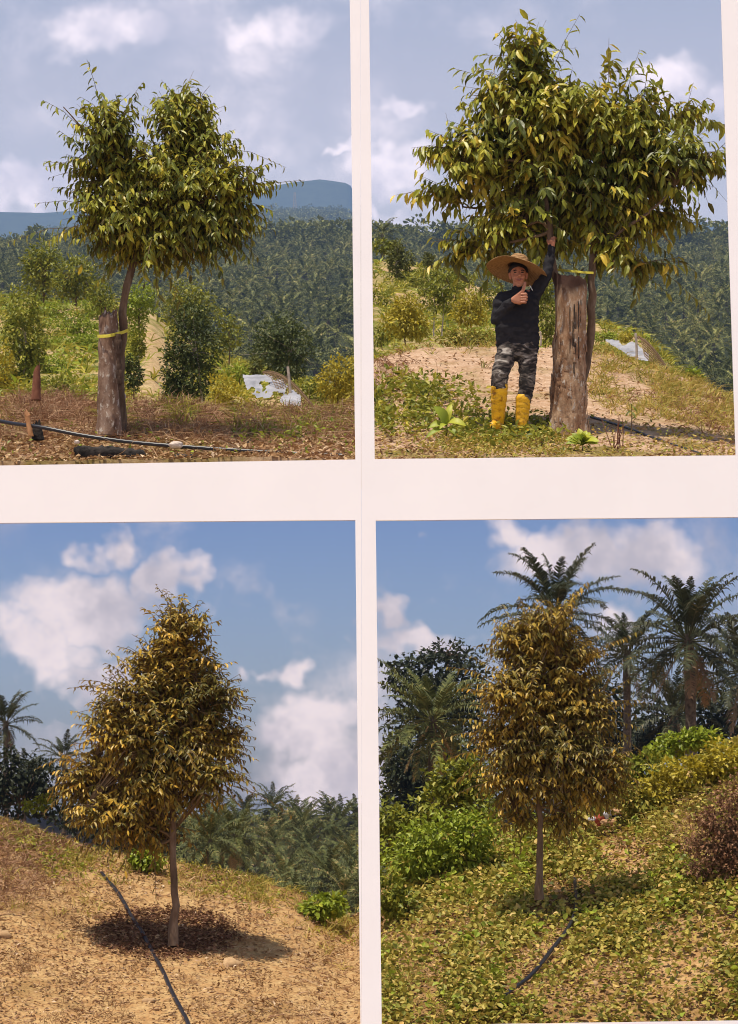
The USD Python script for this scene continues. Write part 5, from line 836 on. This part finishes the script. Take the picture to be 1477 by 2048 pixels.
# the bundle lying on the path of the lower right picture
m_plain('red_cloth', (.34, .07, .045), rough=.85, spec=.1); m_plain('dark_cloth', (.03, .03, .045), rough=.85, spec=.1); m_plain('pale_cloth', (.62, .60, .68), rough=.8, spec=.1); m_plain('tan_cloth', (.50, .30, .17), rough=.85, spec=.1)
YB = Y_at(z_low, 1212, 1652, 20, 25.5) - .08
t = thing('bundle', 'red and dark blue cloth bundle lying on the pale path', 'bundle')
def lump(nm, u, v, su, sv, mat, seed, dy=0):
    s = trimesh.creation.icosphere(3, 1.0); q = np.array(s.vertices); q *= (1 + .8 * (meshkit.fbm(q * 1.7, 3, seed) - .5))[:, None]; S = YB / F; q = q * [su * S * 1.2, min(su, sv) * S, sv * S * 1.2] + P(u + 2, v - 3, YB + dy); part(t, nm, (q, np.array(s.faces)), mat, smooth=40)
lump('cloth', 1204, 1641, 15, 13, 'red_cloth', 1); lump('cloth', 1228, 1644, 16, 12, 'dark_cloth', 2, .01); lump('cloth', 1214, 1632, 7, 9, 'pale_cloth', 3, -.045); lump('cloth', 1228, 1629, 17, 6, 'tan_cloth', 4); lump('cloth', 1196, 1632, 7, 8, 'dark_cloth', 5, .02); lump('cloth', 1216, 1648, 14, 6, 'tan_cloth', 6, -.05); lump('cloth', 1184, 1641, 8, 3.5, 'pale_cloth', 7, -.02)
# ------------------------------------------------------------------ the person with the straw hat
m_plain('skin', (.44, .19, .115), rough=.5, spec=.35, var=.08, scale=60)
m_plain('black_shirt', (.019, .018, .022), rough=.8, spec=.2, var=.25, scale=25, bump=.2)
m_noise('camouflage', [(.30, (.018, .015, .015)), (.44, (.03, .026, .025)), (.50, (.12, .10, .088)), (.58, (.17, .15, .135)), (.63, (.36, .33, .30)), (.70, (.42, .39, .36))], scale=9.0, detail=2.5, rough=.85, bump=.15, stretch=(.7, .7, 1.9), distortion=1.2)
m_noise('yellow_rubber', [(.35, (.70, .37, .012)), (.65, (.82, .46, .018))], scale=8, rough=.45, bump=.3, spec=.4, scale2=14, ramp2=[(.34, (.42, .34, .3)), (.46, (1, 1, 1))])
usdkit.material(stage, '/World/Looks/straw', {'tc': ('texture_coordinate', {}), 'w': ('wave_texture', {'wave_type': 'rings', 'rings_direction': 'z', 'scale': 26.0, 'distortion': 1.2, 'detail': 2.0}), 'n': ('noise_texture', {'scale': 60.0, 'detail': 3.0}), 'ml': ('math', {'math_type': 'multiply_add', 'value2': .4}), 'mh': ('math', {'math_type': 'multiply', 'value2': .6}),
    'r': ('rgb_ramp', {'ramp': [(.25, (.15, .075, .032)), (.55, (.33, .19, .085)), (.8, (.46, .29, .15))]}), 'b': ('bump', {'strength': .6, 'distance': .004}), 'p': ('principled_bsdf', {'roughness': .8, 'specular_ior_level': .2})},
    [('tc.object', 'w.vector'), ('tc.object', 'n.vector'), ('w.fac', 'ml.value1'), ('n.fac', 'mh.value1'), ('mh.value', 'ml.value3'), ('ml.value', 'r.fac'), ('ml.value', 'b.height'), ('r.color', 'p.base_color'), ('b.normal', 'p.normal')], surface='p.BSDF')
m_plain('black_hair', (.012, .010, .010), rough=.6); m_plain('eye_dark', (.015, .01, .008), rough=.3); m_plain('tooth_white', (.45, .40, .35), rough=.4); m_plain('lip', (.30, .10, .075), rough=.5); m_plain('white_print', (.75, .75, .75), rough=.6)
Y_P = Y_at(z_knoll, 1047, 874, 26.7, 31) + .02
S = Y_P / F; OB = P(1037, 866, Y_P)
def J(u, v, d=0.0): return P(u, v, Y_P) - OB + np.array([0, d * S, 0])
def ball(p, r, k=10): return manifold3d.Manifold.sphere(float(r * S), k * 2).translate([float(c) for c in p])
def bone(a, b): return manifold3d.Manifold.batch_hull([ball(J(*a[:3]), a[3]), ball(J(*b[:3]), b[3])])
def chain(js): return [bone(js[i], js[i + 1]) for i in range(len(js) - 1)]
def hull(js): return manifold3d.Manifold.batch_hull([ball(J(*j[:3]), j[3]) for j in js])
def fuse(ms, edge=3.0, it=10, lamb=.5):
    m = manifold3d.Manifold.batch_boolean(ms, manifold3d.OpType.Add).refine_to_length(edge * S).to_mesh(); t = trimesh.Trimesh(m.vert_properties[:, :3], m.tri_verts, process=True)
    if it: trimesh.smoothing.filter_taubin(t, lamb=lamb, nu=lamb + .03, iterations=it)
    return t
def folds(t, amp, sx, sz, seed):
    v = np.array(t.vertices); n = np.array(t.vertex_normals); q = meshkit.fbm(v / S * np.array([1 / sx, 1 / sx, 1 / sz]), 3, seed) - .5; return trimesh.Trimesh(v + n * (q * amp * 2 * S)[:, None], t.faces, process=False)
per = thing('person', 'person in wide straw hat, black shirt and yellow boots, thumb up, arm on trunk', 'person', None, OB)
legL = [(1017, 698, 0, 17), (1003, 748, -12, 13), (997, 800, 8, 11), (997, 845, 20, 8)]; legR = [(1055, 698, 0, 17), (1054, 768, -4, 12.5), (1048, 815, 2, 10.5), (1046, 860, 4, 7.5)]
AD = float(np.clip((28.44 - Y_P) / S - 24, 0, 70)); armR = [(1066, 590, 2, 11), (1092, 552, AD * .35, 9), (1103, 508, 8 + AD * .85, 6.5), (1105, 494, 12 + AD, 5.5)]; armL = [(1005, 599, 2, 11), (994, 640, -6, 9.5), (1018, 612, -30, 7), (1028, 606, -36, 6)]
fist = [hull([(1027, 606, -37, 7), (1038, 597, -42, 6), (1038, 610, -42, 6), (1044, 600, -44, 5)])]
for y, L in ((595.5, 12.5), (601, 13.5), (606.3, 12.8), (611, 10.8)):
    fist += chain([(1038, y, -44, 3.1), (1038 + L, y + .5, -44.5, 3.0), (1038 + L - 1.5, y + 1, -51, 2.8), (1038 + 3, y + 1.5, -51.5, 2.5)])
fist += chain([(1036, 597, -44, 3.8), (1044, 589, -46, 3.5), (1047.5, 579, -46, 3.1), (1048.5, 573, -45, 2.5)])
hand2 = [hull([(1105, 493, 12 + AD, 5.5), (1107, 482, 8 + AD, 5), (1103, 481, 12 + AD, 5)])]
for k in range(4): hand2 += chain([(1103 + k * 2.0, 481 - k * .6, 12 + AD, 2.7), (1106 + k * 1.6, 473 - k * .4, 16 + AD, 2.5), (1111 + k, 470 + k * .5, 24 + AD, 2.2)])
hand2 += chain([(1101, 487, 10 + AD, 3.0), (1098, 481, 16 + AD, 2.7), (1097, 476, 22 + AD, 2.3)])
head = [hull([(1037, 541, 3, 16.5), (1037, 545, -2, 15.5)]), hull([(1037, 548, -3, 14.5), (1037.5, 563, -5, 10.5), (1038, 569, -8, 6.5)]), hull([(1031, 555, -10, 6.5), (1044, 555, -10, 6.5)]), bone((1038, 546, -16, 2.0), (1038.5, 554, -20.5, 3.1)), bone((1035.5, 555, -18, 2.0), (1041, 555, -18, 2.0)), bone((1032, 562.5, -15, 2.0), (1044, 562.5, -15, 2.0)), bone((1021, 548, 0, 3.6), (1022, 556, 0, 2.6)), bone((1053.5, 548, 0, 3.6), (1053, 556, 0, 2.6)), bone((1036, 566, 4, 9), (1035, 584, 3, 9.5))]
torso = [hull([(1014, 606, 0, 17), (1055, 604, 0, 17), (1034, 590, 2, 12)]), hull([(1014, 606, 0, 17), (1055, 604, 0, 17), (1018, 655, 0, 16), (1053, 655, 0, 16)]), hull([(1018, 655, 0, 16), (1053, 655, 0, 16), (1020, 694, 0, 15), (1053, 694, 0, 15)])]
limbs = sum([chain(c) for c in (legL, legR, armL, armR)], []) + [bone((997, 845, 20, 8), (990, 850, 4, 6)), bone((1046, 860, 4, 7.5), (1052, 866, -12, 6)), hull([(1005, 599, 2, 11), (1014, 606, 0, 16), (1034, 592, 2, 12)]), hull([(1066, 590, 2, 11), (1055, 604, 0, 16), (1034, 592, 2, 12)])]
bd = fuse(head + torso + limbs + fist + hand2, 1.7, 4, .4); part(per, 'body', (np.array(bd.vertices), np.array(bd.faces)), 'skin', smooth=True)
sh = fuse([hull([(1012, 608, 0, 22), (1058, 604, 0, 22), (1034, 589, 2, 14)]), hull([(1010, 606, 0, 23), (1058, 604, 0, 22), (1016, 655, -2, 25), (1053, 655, -2, 25)]), hull([(1016, 655, -2, 25), (1053, 655, -2, 25), (1013, 684, 0, 21), (1059, 684, 0, 20), (1012, 690, 0, 19), (1062, 690, 0, 18)]), bone((1035, 580, 3, 12), (1034, 592, 2, 13))]
          + [hull([(1004, 600, 2, 14), (1010, 606, 0, 18)]), hull([(1068, 590, 2, 14), (1058, 602, 0, 18)])] + chain([(1004, 601, 2, 15), (993.5, 640, -6, 12.5), (1016, 613, -29, 10.5), (1023, 609, -33, 9)]) + chain([(1068, 592, 2, 15), (1092, 554, AD * .35, 12), (1102, 514, 6 + AD * .82, 9), (1104.5, 492, 12 + AD, 7.6)]), 3.2, 12)
sh = folds(sh, 3.4, 15, 8, 3); part(per, 'shirt', (np.array(sh.vertices), np.array(sh.faces)), 'black_shirt', smooth=True)
tr = fuse([hull([(1016, 690, 0, 21), (1056, 690, 0, 20), (1017, 702, 0, 21), (1055, 702, 0, 20)])] + chain([(1016, 700, 0, 22), (1001, 748, -12, 17.5), (998, 776, -2, 15.5)]) + chain([(1056, 700, 0, 21), (1055, 766, -4, 16), (1050, 800, 0, 13.5)]), 3.0, 10)
tr = folds(tr, 3.0, 14, 9, 5); part(per, 'trousers', (np.array(tr.vertices), np.array(tr.faces)), 'camouflage', smooth=True)
for seed, bt in ((7, chain([(999.5, 774, -1, 17.5), (998.5, 800, 6, 16), (998, 830, 16, 13.5), (997, 844, 20, 12)]) + [hull([(997, 846, 20, 11.5), (993, 851, 6, 9.5), (985, 853, -6, 8), (996, 851, 26, 8)])]),
                 (8, chain([(1047.5, 798, 0, 15.5), (1046, 820, 2, 14.5), (1044.5, 848, 4, 12.5), (1045, 860, 4, 11.5)]) + [hull([(1045, 862, 4, 11), (1051, 867, -10, 9), (1058, 870, -22, 7.5), (1044, 867, 10, 8)])])):
    b = fuse(bt, 2.6, 8); b = folds(b, 1.8, 12, 5, seed); part(per, 'boot', (np.array(b.vertices), np.array(b.faces)), 'yellow_rubber', smooth=True)
hr = fuse([hull([(1037, 538, 4, 18.5), (1037, 546, 9, 16)]), bone((1021.5, 540, 3, 4.5), (1021.5, 549, 5, 4)), bone((1053, 540, 3, 4.5), (1053.5, 549, 5, 4))], 2.2, 5); part(per, 'hair', (np.array(hr.vertices), np.array(hr.faces)), 'black_hair', smooth=True)
for u in (1031, 1044.5): part(per, 'eye', fuse([hull([(u - 1.8, 547.2, -15.6, 1.2), (u + 1.8, 547.2, -15.6, 1.2)])], 1.0, 0), 'eye_dark', smooth=True); part(per, 'eyebrow', fuse(chain([(u - 3.6, 543.8, -15.2, 1.0), (u, 542.8, -16.4, 1.1), (u + 3.6, 543.8, -15.2, .9)]), 1.0, 0), 'black_hair', smooth=True)
part(per, 'mouth', fuse(chain([(1032, 561.2, -15.6, 1.5), (1038, 562.6, -17.0, 2.1), (1044, 561.2, -15.6, 1.5)]), 1.0, 0), 'lip', smooth=True); part(per, 'teeth', fuse(chain([(1034.5, 561.5, -16.8, .5), (1038, 562.2, -18.3, .8), (1041.5, 561.5, -16.8, .5)]), .8, 0), 'tooth_white', smooth=True)
prof = np.array([(0.5, 26), (8, 25.5), (15, 23), (19, 18), (21, 9), (22, 2), (26, 0), (36, -1.5), (48, -4), (61.5, -9), (62, -10), (61, -10.4), (47, -5.8), (36, -3.2), (25, -1.6), (20.5, -.5), (19, 8), (17, 16), (13, 21), (7, 23.5), (.5, 24)]) * S
ang = np.linspace(0, 2 * np.pi, 72, endpoint=False); hv = np.stack([prof[:, :1] * np.cos(ang), prof[:, :1] * np.sin(ang), prof[:, 1:] + 0 * ang], -1); hv[..., 2] += (np.sin(ang * 3 + 1) * 1.6 + np.sin(ang * 5) * .8)[None] * S * (prof[:, :1] / (61 * S)) ** 2
tilt = trimesh.transformations.rotation_matrix(math.radians(13), [0, 1, 0])[:3, :3] @ trimesh.transformations.rotation_matrix(math.radians(-14), [1, 0, 0])[:3, :3]
hv = hv.reshape(-1, 3) @ tilt.T + J(1036, 533.5, 0); n = 72; i, j = np.meshgrid(np.arange(len(prof) - 1), np.arange(n), indexing='ij'); q = np.stack([i * n + j, (i + 1) * n + j, (i + 1) * n + (j + 1) % n, i * n + (j + 1) % n], -1).reshape(-1, 4)
hat = part(per, 'straw_hat', (hv, q), 'straw', smooth=True)
for (a, b) in (((1059, 574.5), (1061.5, 578)), ((1062.2, 579.5), (1064.5, 584))):
    part(per, 'shirt_print', fuse([hull([(*a, -21.5, .7), (*b, -22.5, .9)])], 1.0, 0), 'white_print')
